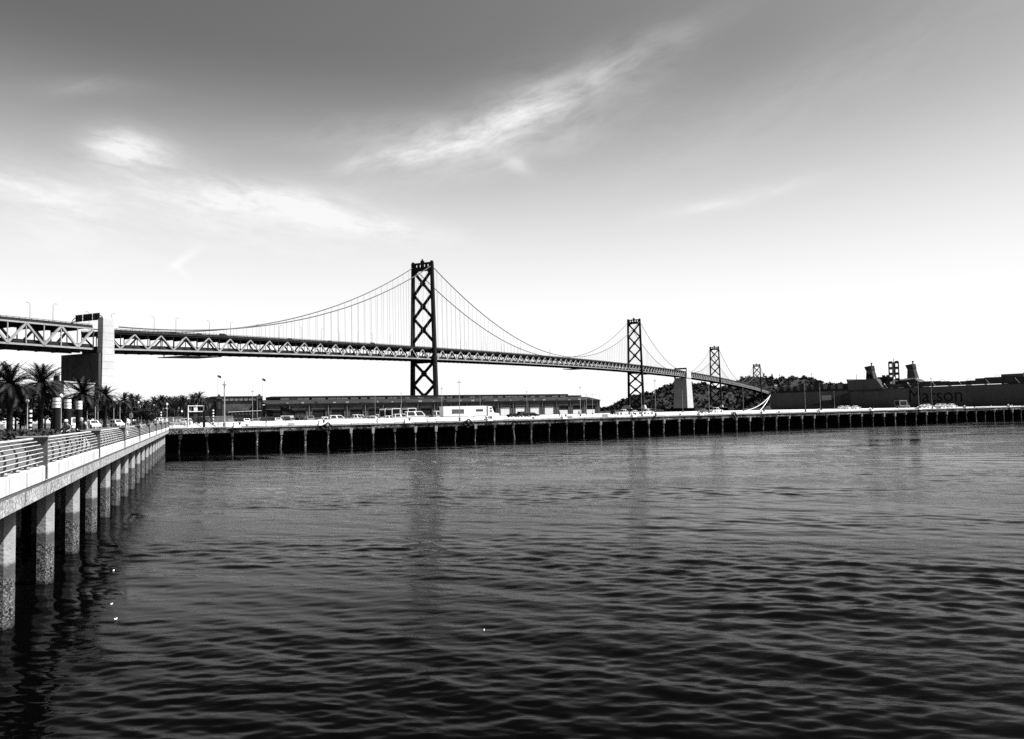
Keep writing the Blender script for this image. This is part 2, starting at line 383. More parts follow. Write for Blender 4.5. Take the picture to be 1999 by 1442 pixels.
# ------------------------------------------------------------------ island with trees
sil_front = [(1120, 797), (1180, 794), (1195, 790), (1203, 784), (1222, 778), (1235, 772), (1262, 765), (1278, 762), (1290, 756), (1302, 750), (1317, 746), (1335, 745), (1355, 747), (1375, 747), (1388, 751), (1410, 757), (1440, 764), (1500, 778), (1580, 792)]
sil_back = [(1300, 796), (1380, 770), (1400, 757), (1425, 748), (1440, 742), (1452, 737), (1470, 736), (1490, 735), (1505, 734), (1515, 740), (1527, 736), (1545, 736), (1570, 735), (1585, 736), (1597, 742), (1612, 746), (1640, 748), (1660, 753), (1690, 765), (1720, 780), (1790, 797)]
def interp(tab, x): return float(np.interp(x, [a for a, b in tab], [b for a, b in tab]))
def ridge_h(tab, px, Y): return max(0.0, (804 - 0.0204 * (px - 1000) - interp(tab, px)) * Y / FPX + EYE)
YF, YB = 2720.0, 3020.0
def island_h(px, Y):
    a = max(0, ridge_h(sil_front, px, YF) - 9) * math.exp(-((Y - YF) / (95 if Y < YF else 260)) ** 2)
    b = max(0, ridge_h(sil_back, px, YB) - 9) * math.exp(-((Y - YB) / 190) ** 2)
    h_ = max(a, b)
    return h_ + min(h_, 12) * 0.12 * math.sin(px * 0.13 + Y * 0.05) - 0.4
isl = MB(); nx, ny = 150, 34
gx = np.linspace(1090, 1820, nx); gy = np.linspace(2520, 3420, ny)
vs = [((px - 1000) / FPX * Y, Y, island_h(px, Y)) for Y in gy for px in gx]
isl.add(vs, [(j * nx + i, j * nx + i + 1, (j + 1) * nx + i + 1, (j + 1) * nx + i) for j in range(ny - 1) for i in range(nx - 1)])
io = isl.build('island_hill', M['hill']); smooth(io.data); tag(io, kind='structure')
def leaf_cloud(cx, cy, cz, rx, rz, n, size, V, F, g, cone=False):
    for _ in range(n):
        d = g.normal(size=3); d /= np.linalg.norm(d) + 1e-9
        k = g.random() ** 0.4
        zz = d[2] * k
        sq = (1 - (zz + 1) / 2) * 1.1 + 0.12 if cone else 1.0
        c = np.array([cx + d[0] * k * rx * sq, cy + d[1] * k * rx * sq, cz + zz * rz])
        a = g.normal(size=3); a /= np.linalg.norm(a); b_ = np.cross(a, d); b_ /= np.linalg.norm(b_) + 1e-9
        s1, s2 = size * (0.6 + 0.8 * g.random()), size * (0.5 + 0.6 * g.random())
        i0 = len(V); V.extend([c - a * s1 - b_ * s2, c + a * s1 - b_ * s2 * 0.6, c + a * s1 * 0.8 + b_ * s2, c - a * s1 * 0.7 + b_ * s2 * 0.9]); F.append((i0, i0 + 1, i0 + 2, i0 + 3))
def cloud_mesh(name, V, F, m):
    me = bpy.data.meshes.new(name); me.from_pydata([tuple(map(float, v)) for v in V], [], F); me.materials.append(m); return me
V_, F_ = [], []
g = np.random.default_rng(11)
for i in range(5200):
    px = 1110 + 690 * g.random(); Y = 2540 + 640 * g.random()
    h_ = island_h(px, Y)
    if h_ < 3: continue
    if math.sin(px * 0.045 + Y * 0.011) + math.sin(px * 0.11 - Y * 0.017) > 1.5: continue   # open grass
    th = 5 + 6 * g.random()
    leaf_cloud((px - 1000) / FPX * Y, Y, h_ + th * 0.5, 5.5 + 3 * g.random(), th * 0.75, 9, 3.0, V_, F_, g)
tag(obj('forest', cloud_mesh('forest', V_, F_, M['forest'])), 'dark evergreen wood covering the island hill behind the far bridge towers', 'wood', kind='stuff')
# single trees that break the ridge line
ridge = [(1491, 727, YB, 1), (1507, 729, YB, 1), (1448, 734, YB, 0), (1462, 733, YB, 0), (1527, 733, YB, 0), (1546, 732, YB, 0), (1569, 732, YB, 0), (1298, 750, YF, 0), (1316, 744, YF, 1), (1262, 763, YF, 0), (1371, 744, YF, 0), (1600, 741, YB, 0), (1640, 745, YB, 0), (1216, 777, YF, 0)]
rl = ['tall narrow conifer on the island ridge just right of the farthest tower', 'narrow conifer on the island ridge, right neighbour of the tallest conifer', 'round tree on the island ridge just left of the farthest tower', 'round ridge tree beside the left leg of the farthest tower', 'broad round tree on the island ridge below the small mast', 'broad ridge tree, second round one right of the small mast', 'broad ridge tree, rightmost on the level island crest', 'leaning tree on the steep left shoulder of the front hill', 'pointed tree on the front hill just left of the white anchorage', 'round tree on the front hill right of the second tower', 'round tree on the front hill right of the white anchorage', 'lone tree at the step down of the right island slope', 'low tree on the right island slope above the ship stern', 'small tree at the left shore end of the island']
for (px, py, Y, cone), lb in zip(ridge, rl):
    top = at(px, py, Y); hb = island_h(px, Y)
    t = thing('ridge_tree', lb, 'tree', (top.x, Y, hb), 'trees on the island ridge')
    H_ = max(10, top.z - hb)
    b = MB(); b.tube((top.x, Y, hb - 2), (top.x, Y, hb + H_ * 0.6), 0.6, 0.3, 6); b.build('trunk', M['bark'], t)
    V_, F_ = [], []; leaf_cloud(top.x, Y, hb + H_ * 0.58, 4.6 if cone else 8.5, H_ * 0.46, 70, 1.9, V_, F_, g, bool(cone)); obj('crown', cloud_mesh('crown', V_, F_, M['forest']), t)
for i, (px, py, Y, wd, lb) in enumerate([(1527, 757, 2890, 13, 'pale house on the island slope above the ship stern'), (1514, 752, 2900, 9, 'small pale house on the island slope right of the farthest tower'), (1640, 767, 2900, 15, 'long pale house on the right island slope behind the ship')]):
    p = at(px, py, Y); z0 = min(island_h(px, Y), p.z - 4)
    t = thing('island_house', lb, 'house', (p.x, Y, z0), 'houses on the island')
    b = MB(); b.box(p.x - wd / 2, p.x + wd / 2, Y - 4, Y + 4, z0, p.z - 1.5); b.build('wall', M['white'], t)
    b = MB(); b.prism([(Y - 4.6, p.z - 1.5), (Y + 4.6, p.z - 1.5), (Y, p.z + 1.2)], p.x - wd / 2 - 0.5, p.x + wd / 2 + 0.5, lambda a, bb, c: (c, a, bb)); b.build('roof', M['grey'], t)
    for q in (-0.3, 0, 0.3):
        b = MB(); b.box(p.x + q * wd - 0.8, p.x + q * wd + 0.8, Y - 4.05, Y - 4.0, p.z - 4, p.z - 2.4); b.build('window', M['glass'], t)
# mast and antenna on the ridge
for px, pt, pb, lb in ((1521.5, 730, 742, 'short lattice mast on the island ridge right of the conifers'), (1584, 728, 738, 'thin antenna mast on the right end of the island crest')):
    p = at(px, pt, YB); q = at(px, pb, YB)
    t = thing('ridge_mast', lb, 'mast', (p.x, YB, q.z - 4)); b = MB(); b.tube((p.x, YB, q.z - 4), (p.x, YB, p.z), 0.55, 0.35, 6); b.build('pole', M['steel'], t)
    b = MB(); b.box(p.x - 1.5, p.x + 1.5, YB - 1, YB + 1, p.z - 6, p.z - 3); b.build('antenna', M['steel'], t)

# ------------------------------------------------------------------ suspension bridge
bridge = thing('suspension_bridge', 'long double-deck steel suspension bridge crossing the bay to the island', 'bridge', BR(0, 0, 0))
def zt(s): return 86.0 - 1.425e-5 * (s - 1057) ** 2
def up(s): return zt(s) - 2.2      # upper chord
def lo(s): return zt(s) - 11.3     # lower chord
CW = 10.2
def make_tower(s0, Zt, label, base):
    head = MB(); fn = lambda a, b, c: BR(s0 + a, b, c)
    ct = 10.6
    head.box(-1.2, 1.2, -ct + 1.4, ct - 1.4, Zt - 1.9, Zt - 0.3, fn); head.box(-1.2, 1.2, -ct + 1.4, ct - 1.4, Zt - 8.5, Zt - 4.6, fn)
    for c0_, c1_ in ((-9.2, -7.5), (-5.4, -3.5), (-1.4, 1.4), (3.5, 5.4), (7.5, 9.2)): head.box(-1.1, 1.1, c0_, c1_, Zt - 4.7, Zt - 1.8, fn)
    head.box(-1, 1, -1.6, 1.6, Zt - 0.3, Zt + 1.8, fn); head.box(-.5, .5, -.5, .5, Zt + 1.8, Zt + 3.4, fn)
    for sg in (-1, 1): head.prism([(sg * (ct - 1.4), Zt - 8.5), (sg * (ct - 5.5), Zt - 8.5), (sg * (ct - 1.4), Zt - 12.5)], -0.9, 0.9, lambda a, b, c: BR(s0 + c, a, b))
    tw = head.build('tower', M['steel'], bridge); tw['label'] = label
    def cl_(z): return 13.4 + (ct - 13.4) * (z - 8) / (Zt - 8)
    def sec(sg, z):
        k = (z - 8) / (Zt - 8); a = 1.75 - 0.2 * k; b = 3.3 - 1.5 * k; c = sg * cl_(z)
        pts = [(-b, -.55 * a), (-b, .55 * a), (-.62 * b, .55 * a), (-.62 * b, a), (.62 * b, a), (.62 * b, .55 * a), (b, .55 * a), (b, -.55 * a), (.62 * b, -.55 * a), (.62 * b, -a), (-.62 * b, -a), (-.62 * b, -.55 * a)]
        return [BR(s0 + x, c + y, z) for x, y in pts]
    for sg in (-1, 1):
        b = MB(); zs = [8, 40, 80, 120, Zt - 0.4]; vs = []
        for z in zs: vs += sec(sg, z)
        fs = [(k * 12 + i, k * 12 + (i + 1) % 12, (k + 1) * 12 + (i + 1) % 12, (k + 1) * 12 + i) for k in range(len(zs) - 1) for i in range(12)]
        fs += [tuple(range(11, -1, -1)), tuple(range(48, 60))]
        b.add(vs, fs); b.box(-1.2, 1.2, sg * ct - 1.0, sg * ct + 1.0, Zt - 0.4, Zt + 0.9, fn)
        b.build('leg', M['steel'], tw)
        b = MB(); c = sg * 13.4; b.hexa([fn(-6, c - 5, 5), fn(6, c - 5, 5), fn(6, c + 5, 5), fn(-6, c + 5, 5)], [fn(-4, c - 2.6, 14), fn(4, c - 2.6, 14), fn(4, c + 2.6, 14), fn(-4, c + 2.6, 14)]); b.build('pedestal', M['conc'], tw)
    zu, zl = zt(s0) + 6, lo(s0) - 2.5
    top = Zt - 9
    lev = [top - (top - zu) * i / 3 for i in range(4)]; nb = 3 if zl > 60 else 2
    low = [zl - (zl - 12) * i / nb for i in range(nb + 1)]
    for L in (lev, low):
        for z1, z0 in zip(L[:-1], L[1:]):
            for sg in (-1, 1):
                b = MB(); b.beam(BR(s0, sg * (cl_(z1) - 1.2), z1), BR(s0, -sg * (cl_(z0) - 1.2), z0), 2.5, 1.5 + 0.12 * sg, up=(BD.x, BD.y, 0)); b.build('brace', M['steel'], tw)
            zc = (z1 + z0) / 2
            b = MB(); b.prism([(0, zc + 3.1), (3.1, zc), (0, zc - 3.1), (-3.1, zc)], -0.95, 0.95, lambda a, bb, c: BR(s0 + c, a, bb)); b.build('gusset', M['steel'], tw)
    b = MB(); b.box(-1, 1, -cl_(zl) + 1, cl_(zl) - 1, zl - 1.2, zl + 1.6, fn); b.build('cross_beam', M['steel'], tw)
    b = MB(); b.box(-1, 1, -cl_(14) + 1.5, cl_(14) - 1.5, 9, 14, fn); b.build('cross_beam', M['steel'], tw)
    b = MB(); b.box(-20, 20, -33, 33, 3.2, 7.2, fn); b.box(-17, 17, -30, 30, -2, 3.2, fn); b.build('fender', M['dark'], tw)
    b = MB(); b.box(-15, 15, -24, 24, 7.2, 7.9, fn); b.build('footing', M['grey'], tw)
make_tower(0, 153.5, 'nearest bridge tower with crossed bracing rising behind the pier shed', 0)
make_tower(704, 166.0, 'second bridge tower with crossed bracing left of the white anchorage', 0)
make_tower(1410, 163.5, 'third bridge tower with crossed bracing right of the white anchorage', 0)
make_tower(2114, 150.5, 'farthest and smallest bridge tower in front of the island trees', 0)

def span(label, s0, s1, npan, zu, zl, cw, detail, mw=0.62, far_detail=False, over=0.75):
    """one deck span: roadways, chords, posts and diagonals"""
    nodes = [s0 + (s1 - s0) * i / npan for i in range(npan + 1)]
    dk = MB(); ov = cw + over
    for a, b_ in zip(nodes[:-1], nodes[1:]):
        dk.hexa([BR(a, -ov, zu(a) + .45), BR(b_, -ov, zu(b_) + .45), BR(b_, ov, zu(b_) + .45), BR(a, ov, zu(a) + .45)], [BR(a, -ov, zu(a) + 1.1), BR(b_, -ov, zu(b_) + 1.1), BR(b_, ov, zu(b_) + 1.1), BR(a, ov, zu(a) + 1.1)])
        dk.beam(BR(a, -cw + .5, zu(a) - .7), BR(a, cw - .5, zu(a) - .7), 0.5, 2.0)
    d = dk.build('deck_span', M['deck'], bridge); d['label'] = label
    ld = MB()
    for a, b_ in zip(nodes[:-1], nodes[1:]):
        ld.hexa([BR(a, -cw + .5, zl(a) + .5), BR(b_, -cw + .5, zl(b_) + .5), BR(b_, cw - .5, zl(b_) + .5), BR(a, cw - .5, zl(a) + .5)], [BR(a, -cw + .5, zl(a) + 1.1), BR(b_, -cw + .5, zl(b_) + 1.1), BR(b_, cw - .5, zl(b_) + 1.1), BR(a, cw - .5, zl(a) + 1.1)])
        ld.beam(BR(a, -cw + .6, zl(a) - .6), BR(a, cw - .6, zl(a) - .6), 0.5, 2.2)
        for l in (-7, 0, 7): ld.beam(BR(a, l, zl(a) - .9), BR(b_, l, zl(b_) - .9), 0.4, 1.5)
        for l in (-cw + .9, cw - .9): ld.beam(BR(a, l, zl(a) + 1.9), BR(b_, l, zl(b_) + 1.9), 0.25, 1.5)
    ld.build('lower_deck', M['deck'], d)
    for sg in (-1, 1):
        pb = MB()
        for a, b_ in zip(nodes[:-1], nodes[1:]):
            pb.beam(BR(a, sg * (ov - .25), zu(a) + 2.5), BR(b_, sg * (ov - .25), zu(b_) + 2.5), 0.16, 0.22)
            pb.beam(BR(a, sg * (ov - .25), zu(a) + 1.6), BR(b_, sg * (ov - .25), zu(b_) + 1.6), 0.2, 0.9)
            for j in range(3):
                ss = a + (b_ - a) * j / 3; pb.beam(BR(ss, sg * (ov - .25), zu(ss) + 1.1), BR(ss, sg * (ov - .25), zu(ss) + 2.5), 0.2, 0.2)
        pb.build('parapet', M['deck'], d)
        for z_, hh_ in ((zu, .85), (zl, .95)):
            c = MB()
            for a, b_ in zip(nodes[:-1], nodes[1:]): c.beam(BR(a, sg * cw, z_(a)), BR(b_, sg * cw, z_(b_)), 0.8, hh_)
            c.build('chord', M['deck'] if z_ is zu and over > 0 else M['truss'], d)  # upper chord coloured darker to hold the shade under the deck edge
        rest = MB(); rest2 = MB()
        single = detail and (sg == 1 or far_detail)
        for i, a in enumerate(nodes):
            k = (npan - i) if s1 == 0 or s0 < -300 else i
            p = MB() if single else rest2
            p.beam(BR(a, sg * cw, zl(a) + .4), BR(a, sg * cw, zu(a) - .4), mw * .5, mw * .5, up=(BD.x, BD.y, 0))
            if single: p.build('post', M['truss'] if over < 0 else M['deck'], d)
            if i < npan:
                b_ = nodes[i + 1]; p = MB() if single else rest
                if k % 2 == 0: p.beam(BR(a, sg * cw, zu(a) - .2), BR(b_, sg * cw, zl(b_) + .3), mw, mw * 1.15, up=(BN.x, BN.y, 0))
                else: p.beam(BR(a, sg * cw, zl(a) + .3), BR(b_, sg * cw, zu(b_) - .2), mw, mw * 1.15, up=(BN.x, BN.y, 0))
                if single: p.build('diagonal', M['truss'], d)
        if rest2.v: tag(rest2.build('posts', M['deck'], d), kind='stuff')
        if rest.v: tag(rest.build('truss_members', M['truss'], d), kind='stuff')
    return d
span('near side span of the bridge deck between white pylon and nearest tower', -353, 0, 38, up, lo, CW, True, 0.72, True)
span('main span of the bridge deck between the two nearest towers', 0, 704, 77, up, lo, CW, True, 0.72)
span('side span of the bridge deck left of the white anchorage', 704, 1040, 37, up, lo, CW, True, 0.75)
span('side span of the bridge deck right of the white anchorage', 1075, 1410, 37, up, lo, CW, False, 0.8)
span('far main span of the bridge deck between third and farthest towers', 1410, 2114, 77, up, lo, CW, False, 0.9)
span('last bridge span running onto the island', 2114, 2480, 40, up, lo, CW, False, 1.0)
span('heavy truss approach span left of the white pylon', -475, -361.5, 12, lambda s: 57.0, lambda s: 45.8, 11.0, True, 1.0, True, -.5)
def cable_z(s):
    if s < 0: t = (s + 345) / 345; return 59.5 + (149.5 - 59.5) * t - 4 * 21.5 * t * (1 - t)
    if s < 704: t = s / 704; return 149.5 + (162 - 149.5) * t - 4 * 75.5 * t * (1 - t)
    if s < 1057: t = (s - 704) / 335; t = min(1, t); return 162 + (85.5 - 162) * t - 4 * 20 * t * (1 - t)
    if s < 1410: t = max(0, (s - 1075) / 335); return 85.5 + (159.5 - 85.5) * t - 4 * 20 * t * (1 - t)
    if s < 2114: t = (s - 1410) / 704; return 159.5 + (146.5 - 159.5) * t - 4 * 74 * t * (1 - t)
    t = (s - 2114) / 345; return 146.5 + (66 - 146.5) * t - 4 * 21 * t * (1 - t)
for sg in (-1, 1):
    for i, (a, b_, n) in enumerate(((-345, 0, 38), (0, 704, 77), (704, 1039, 37), (1075, 1410, 37), (1410, 2114, 77), (2114, 2455, 38))):
        c = MB(); ss = [a + (b_ - a) * j / n for j in range(n + 1)]
        pts = [BR(s, sg * 10.4, cable_z(s + (1e-6 if j == 0 else -1e-6 if j == n else 0))) for j, s in enumerate(ss)]
        c.path(pts, 0.42 if i < 3 else 0.5, 6); co = c.build('main_cable', M['cable'], bridge)
        rest = MB()
        for j, s in enumerate(ss[1:-1]):
            z1 = cable_z(s); z0 = zt(s) - 1
            if z1 - z0 < 1.5: continue
            h_ = MB() if i < 2 else rest
            h_.tube(BR(s, sg * 10.4, z0), BR(s, sg * 10.4, z1), 0.095, 0.095, 4)
            if i < 2: h_.build('hanger', M['grey'], co)
        if rest.v: tag(rest.build('hangers', M['grey'], co), kind='stuff')
# white pylon with its bent at the shore end
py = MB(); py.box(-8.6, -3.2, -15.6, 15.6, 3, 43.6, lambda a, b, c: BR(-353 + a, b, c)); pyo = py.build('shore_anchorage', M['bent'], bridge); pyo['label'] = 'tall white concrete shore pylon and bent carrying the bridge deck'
for sg in (-1, 1):
    n = 15; zz = np.linspace(3, 62.8, n + 1)
    for i in range(n if sg == 1 else 10):
        b = MB(); w0 = 4.3 - 0.9 * i / n; w1 = 4.3 - 0.9 * (i + 1) / n; z0, z1 = zz[i], zz[i + 1] - 0.09
        b.hexa([BR(-356 - w0, sg * 11.9, z0), BR(-356 + w0, sg * 11.9, z0), BR(-356 + w0, sg * 16.2, z0), BR(-356 - w0, sg * 16.2, z0)], [BR(-356 - w1, sg * 11.9, z1), BR(-356 + w1, sg * 11.9, z1), BR(-356 + w1, sg * 16.2, z1), BR(-356 - w1, sg * 16.2, z1)]); b.build('lift', M['conc'], pyo)
    if sg == -1: continue
    b = MB(); b.box(-6.2, -.2, sg * 14 - 1.6, sg * 14 + 1.6, 62.8, 63.5, lambda a, b_, c: BR(-353 + a, b_, c)); b.build('coping', M['conc'], pyo)
# central anchorage
ca = MB(); fnc = lambda a, b, c: BR(1057 + a, b, c)
ca.hexa([fnc(-29, -15.5, -2), fnc(29, -15.5, -2), fnc(29, 15.5, -2), fnc(-29, 15.5, -2)], [fnc(-22, -13, 72), fnc(22, -13, 72), fnc(22, 13, 72), fnc(-22, 13, 72)])
cao = ca.build('central_anchorage', M['conc'], bridge); cao['label'] = 'massive white concrete anchorage between the second and third towers'
for sg in (-1, 1):
    b = MB(); b.hexa([fnc(-22, sg * 11.2, 72.05), fnc(22, sg * 11.2, 72.05), fnc(22, sg * 14, 72.05), fnc(-22, sg * 14, 72.05)], [fnc(-18, sg * 11.2, 90), fnc(18, sg * 11.2, 90), fnc(18, sg * 13.4, 90), fnc(-18, sg * 13.4, 90)]); b.build('pylon', M['conc'], cao)
b = MB(); b.box(-20, -16, -13, 13, 90.1, 93.5, fnc); b.build('portal_beam', M['steel'], cao)
b = MB(); b.box(-40, 40, -33, 33, 1.5, 7.5, fnc); b.build('fender', M['dark'], cao)
# inspection platforms hung under the deck
for s0, s1, lb in ((-300, -268, 'dark inspection platform slung under the near side span'), (386, 420, 'dark inspection platform slung under the main span'), (740, 775, 'dark inspection platform under the span right of the second tower')):
    t = thing('inspection_platform', lb, 'platform', BR(s0, 0, lo(s0) - 3))
    b = MB(); b.hexa([BR(s0, -11, lo(s0) - 3.4), BR(s1, -11, lo(s1) - 3.4), BR(s1, 11, lo(s1) - 3.4), BR(s0, 11, lo(s0) - 3.4)], [BR(s0, -11, lo(s0) - 2.9), BR(s1, -11, lo(s1) - 2.9), BR(s1, 11, lo(s1) - 2.9), BR(s0, 11, lo(s0) - 2.9)]); b.build('floor', M['steel'], t)
    for q in (0.1, 0.9):
        s = s0 + (s1 - s0) * q
        for l in (-9, 9): b = MB(); b.beam(BR(s, l, lo(s) - 3), BR(s, l, lo(s) - 1), .4, .4); b.build('suspension_arm', M['steel'], t)
# sign gantry on the approach
gt = thing('sign_gantry', 'arched sign gantry with three dark panels beside the white pylon', 'gantry', BR(-357, 0, 58))
gs = -357
fr = MB()
for zz in (63.2, 64.9):
    pts = [BR(gs, -13.5 + 1.2, 58.2)] + [BR(gs, -13.5 + 3.5 * (1 - math.cos(a)) + 0.3, zz - 3 + 3 * math.sin(a)) for a in np.linspace(0, math.pi / 2, 6)] + [BR(gs, 13.5 - 3.5 * (1 - math.cos(a)) - 0.3, zz - 3 + 3 * math.sin(a)) for a in np.linspace(math.pi / 2, 0, 6)] + [BR(gs, 12.3, 58.2)]
    fr.path(pts, 0.22, 6)
fr.build('frame', M['steel'], gt)
for l0, l1 in ((-9.6, -3.9), (-3.2, 4.4), (5.0, 10.6)):
    b = MB(); b.box(-0.45, -0.3, l0, l1, 62.4, 66.4, lambda a, b_, c: BR(gs + a, b_, c)); so_ = b.build('sign_panel', M['black'], gt)
    b = MB()
    for q in np.linspace(l0 + .4, l1 - .4, 5): b.beam(BR(gs - .6, q, 62.4), BR(gs - .6, q, 66.4), .12, .12)
    b.build('stiffeners', M['grey'], so_)
# lamp posts on the bridge
def lamp_post(s, l, h_, arm, lb):
    z0 = zt(s) - 1.2 if s > -355 else 58.0
    t = thing('bridge_lamp_post', lb, 'lamp post', BR(s, l, z0), 'lamp posts along the bridge deck')
    b = MB(); b.tube(BR(s, l, z0), BR(s, l, z0 + h_ - .8), 0.16, 0.1, 6); b.build('pole', M['grey'], t)
    b = MB(); b.path([BR(s, l, z0 + h_ - .8), BR(s + arm * .5, l, z0 + h_ - .2), BR(s + arm * 1.8, l, z0 + h_)], 0.08, 5); b.build('arm', M['grey'], t)
    b = MB(); b.box(arm * 1.6 - .45, arm * 1.6 + .45, -.2, .2, -.12, .08, lambda a, b_, c: BR(s + a, l + b_, z0 + h_ + c)); b.build('luminaire', M['grey'], t)
sl = [-384, -349, -304, -259, -212, -165, -118, -71, 57, 104, 151, 198, 245, 292, 339]
nm = lambda i: ('on the approach span left of the white pylon' if i == 0 else f'{ORD[i-1]} pair right of the white pylon' if i < 8 else f'{ORD[i-8]} pair right of the nearest tower')
for i, s in enumerate(sl):
    lamp_post(s, -9.5, 12.5, -1, f'far-side bridge deck lamp post, {nm(i)}')
    lamp_post(s, 9.5, 10.5, 1, f'near-side bridge deck lamp post, {nm(i)}')

# ------------------------------------------------------------------ wharf on the left
WEND = 136.0
wharf = thing('wharf', 'pale concrete wharf on octagonal piles along the left shore', 'wharf', WH(0, 0, 0))
b = MB(); b.box(-40, WEND, -14.1, -0.02, 4.25, DECK, WH); b.build('deck', M['prom'], wharf)
POSTS = [-10.4 + 16.25 * i for i in range(10)]
edges = [-40] + POSTS + [WEND]
for a, c in zip(edges[:-1], edges[1:]):
    b = MB(); b.prism([(-0.42, 4.36), (0.0, 4.36), (0.0, 4.83), (-0.03, 4.87), (-0.42, 4.87)], a + 0.03, c - 0.03, lambda o, z, t: WH(t, o, z)); b.build('fascia_panel', M['wharf'], wharf)
for i in range(11):
    a, c = -40 + i * 16, min(WEND, -24 + i * 16)
    b = MB(); b.prism([(-1.3, 3.78), (-0.05, 3.78), (-0.02, 4.33), (-1.3, 4.33)], a, c, lambda o, z, t: WH(t, o, z)); b.build('edge_beam', M['beam'], wharf)
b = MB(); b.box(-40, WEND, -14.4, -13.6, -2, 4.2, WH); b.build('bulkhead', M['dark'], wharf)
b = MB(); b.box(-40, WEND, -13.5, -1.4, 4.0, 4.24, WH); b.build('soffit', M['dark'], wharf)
def octa(r, z0, z1):
    m_ = MB(); a0 = math.atan2(WD.y, WD.x) + math.pi / 8
    pts = [(r * math.cos(a0 + i * math.pi / 4), r * math.sin(a0 + i * math.pi / 4)) for i in range(8)]
    m_.prism(pts, z0, z1, lambda a, b_, c: (a, b_, c)); return m_
pm = octa(0.41, -2.5, 3.95).mesh('pile', M['pile'])
for i in range(-4, 18):
    t_ = 3.3 + 7.43 * i
    if t_ > WEND: break
    for o_ in (-0.82, -4.6, -8.8):
        p = obj('pile', pm, wharf); p.location = WH(t_, o_, 0)
    b = MB(); b.box(t_ - .45, t_ + .45, -13, -1.4, 3.35, 4.0, WH); b.build('pile_cap', M['dark'], wharf)
# guard rail
guard = thing('guard_rail', 'metal railing with curved ribs and dark wedge posts along the wharf edge', 'railing', WH(0, -0.3, DECK))
pp = MB(); pp.prism([(-0.10, 4.40), (0.06, 4.40), (0.06, 5.86), (-0.86, 5.86), (-0.86, 5.80), (-0.10, 4.72)], -0.05, 0.05, lambda o, z, t: tuple(Vector(WH(t, o, z)) - Vector(WH(0, 0, 0))))
pme = pp.mesh('post', M['plate'])
pc = MB(); pc.prism([(-0.90, 5.86), (0.10, 5.86), (0.10, 5.90), (-0.90, 5.90)], -0.10, 0.10, lambda o, z, t: tuple(Vector(WH(t, o, z)) - Vector(WH(0, 0, 0)))); pcm = pc.mesh('post_cap', M['rail'])
prof = [(-0.16, 4.90), (-0.10, 5.05), (-0.09, 5.25), (-0.13, 5.45), (-0.22, 5.63), (-0.36, 5.78)]   # curved rib, leaning back at the top
def rib_mesh():
    m_ = MB(); off = Vector(WH(0, 0, 0))
    inner = [(o - 0.085 + 0.035 * i / 5, z) for i, (o, z) in enumerate(prof)]
    m_.prism(prof + inner[::-1], -0.012, 0.012, lambda o, z, t: tuple(Vector(WH(t, o, z)) - off))
    m_.box(-0.09, 0.09, -0.36, -0.06, 4.872, 4.90, lambda t, o, z: tuple(Vector(WH(t, o, z)) - off))
    return m_.mesh('rib', M['plate'])
rbm = rib_mesh()
for i, t_ in enumerate(POSTS):
    o = obj('post', pme, guard); o.location = WH(t_, 0, 0); c = obj('post_cap', pcm, o)
    t2 = POSTS[i + 1] if i + 1 < len(POSTS) else WEND
    b = MB(); b.tube(WH(t_ + .12, -0.40, 5.80), WH(t2 - .12, -0.40, 5.80), 0.045, 0.045, 8); pn = b.build('rail_panel', M['rail'], guard)
    for o_, z_ in ((-0.085, 5.02), (-0.07, 5.17), (-0.075, 5.32), (-0.10, 5.46), (-0.16, 5.59), (-0.26, 5.70)):
        b = MB(); b.tube(WH(t_ + .1, o_, z_), WH(t2 - .1, o_, z_), 0.021, 0.021, 6); b.build('bar', M['rail'], pn)
    n_r = 10
    for k in range(n_r):
        r_ = obj('rib', rbm, pn); r_.location = WH(t_ + (t2 - t_) * (k + 0.5) / n_r, 0, 0)
b = MB()
for t_ in (WEND - .4, WEND + .8): b.tube(WH(t_, -.4, 4.7), WH(t_ + .6, -.8, 5.9), .05, .05, 6)
b.build('end_brace', M['rail'], guard)
# low planter and blocks on the promenade
hd = thing('hedge_planter', 'low dark hedge in a concrete planter behind the near railing', 'planter', WH(30, -7.5, DECK))
b = MB(); b.box(6, 63, -12.5, -6.0, DECK, DECK + .45, WH); b.build('planter_wall', M['prom'], hd)
V_, F_ = [], []; g = np.random.default_rng(5)
for i in range(5200):
    t_ = 6.3 + 56.4 * g.random(); o_ = -12.3 + 6.1 * g.random(); c = np.array(WH(t_, o_, DECK + .35 + .6 * g.random() ** .6))
    a = g.normal(size=3); a /= np.linalg.norm(a); b_ = np.cross(a, g.normal(size=3)); b_ /= np.linalg.norm(b_)
    k = len(V_); V_.extend([c - a * .16, c + b_ * .10, c + a * .16, c - b_ * .10]); F_.append((k, k + 1, k + 2, k + 3))
tag(obj('foliage', cloud_mesh('foliage', V_, F_, M['hedge']), hd), kind='stuff')
for i, (t_, o_, l_, lb) in enumerate(((34, -1.9, 1.9, 'pale stone bench block just behind the second railing bay'), (37.5, -2.3, 1.1, 'small pale stone block beside the long bench block'), (70, -2.4, 2.4, 'long pale bench block beyond the two walkers'))):
    bt = thing('bench_block', lb, 'bench', WH(t_, o_, DECK)); b = MB(); b.prism([(-.3, 0), (.3, 0), (.32, .4), (.28, .45), (-.28, .45), (-.32, .4)], -l_ / 2, l_ / 2, lambda o, z, t: WH(t_ + t, o_ + o, DECK + z)); b.build('seat', M['white'], bt)

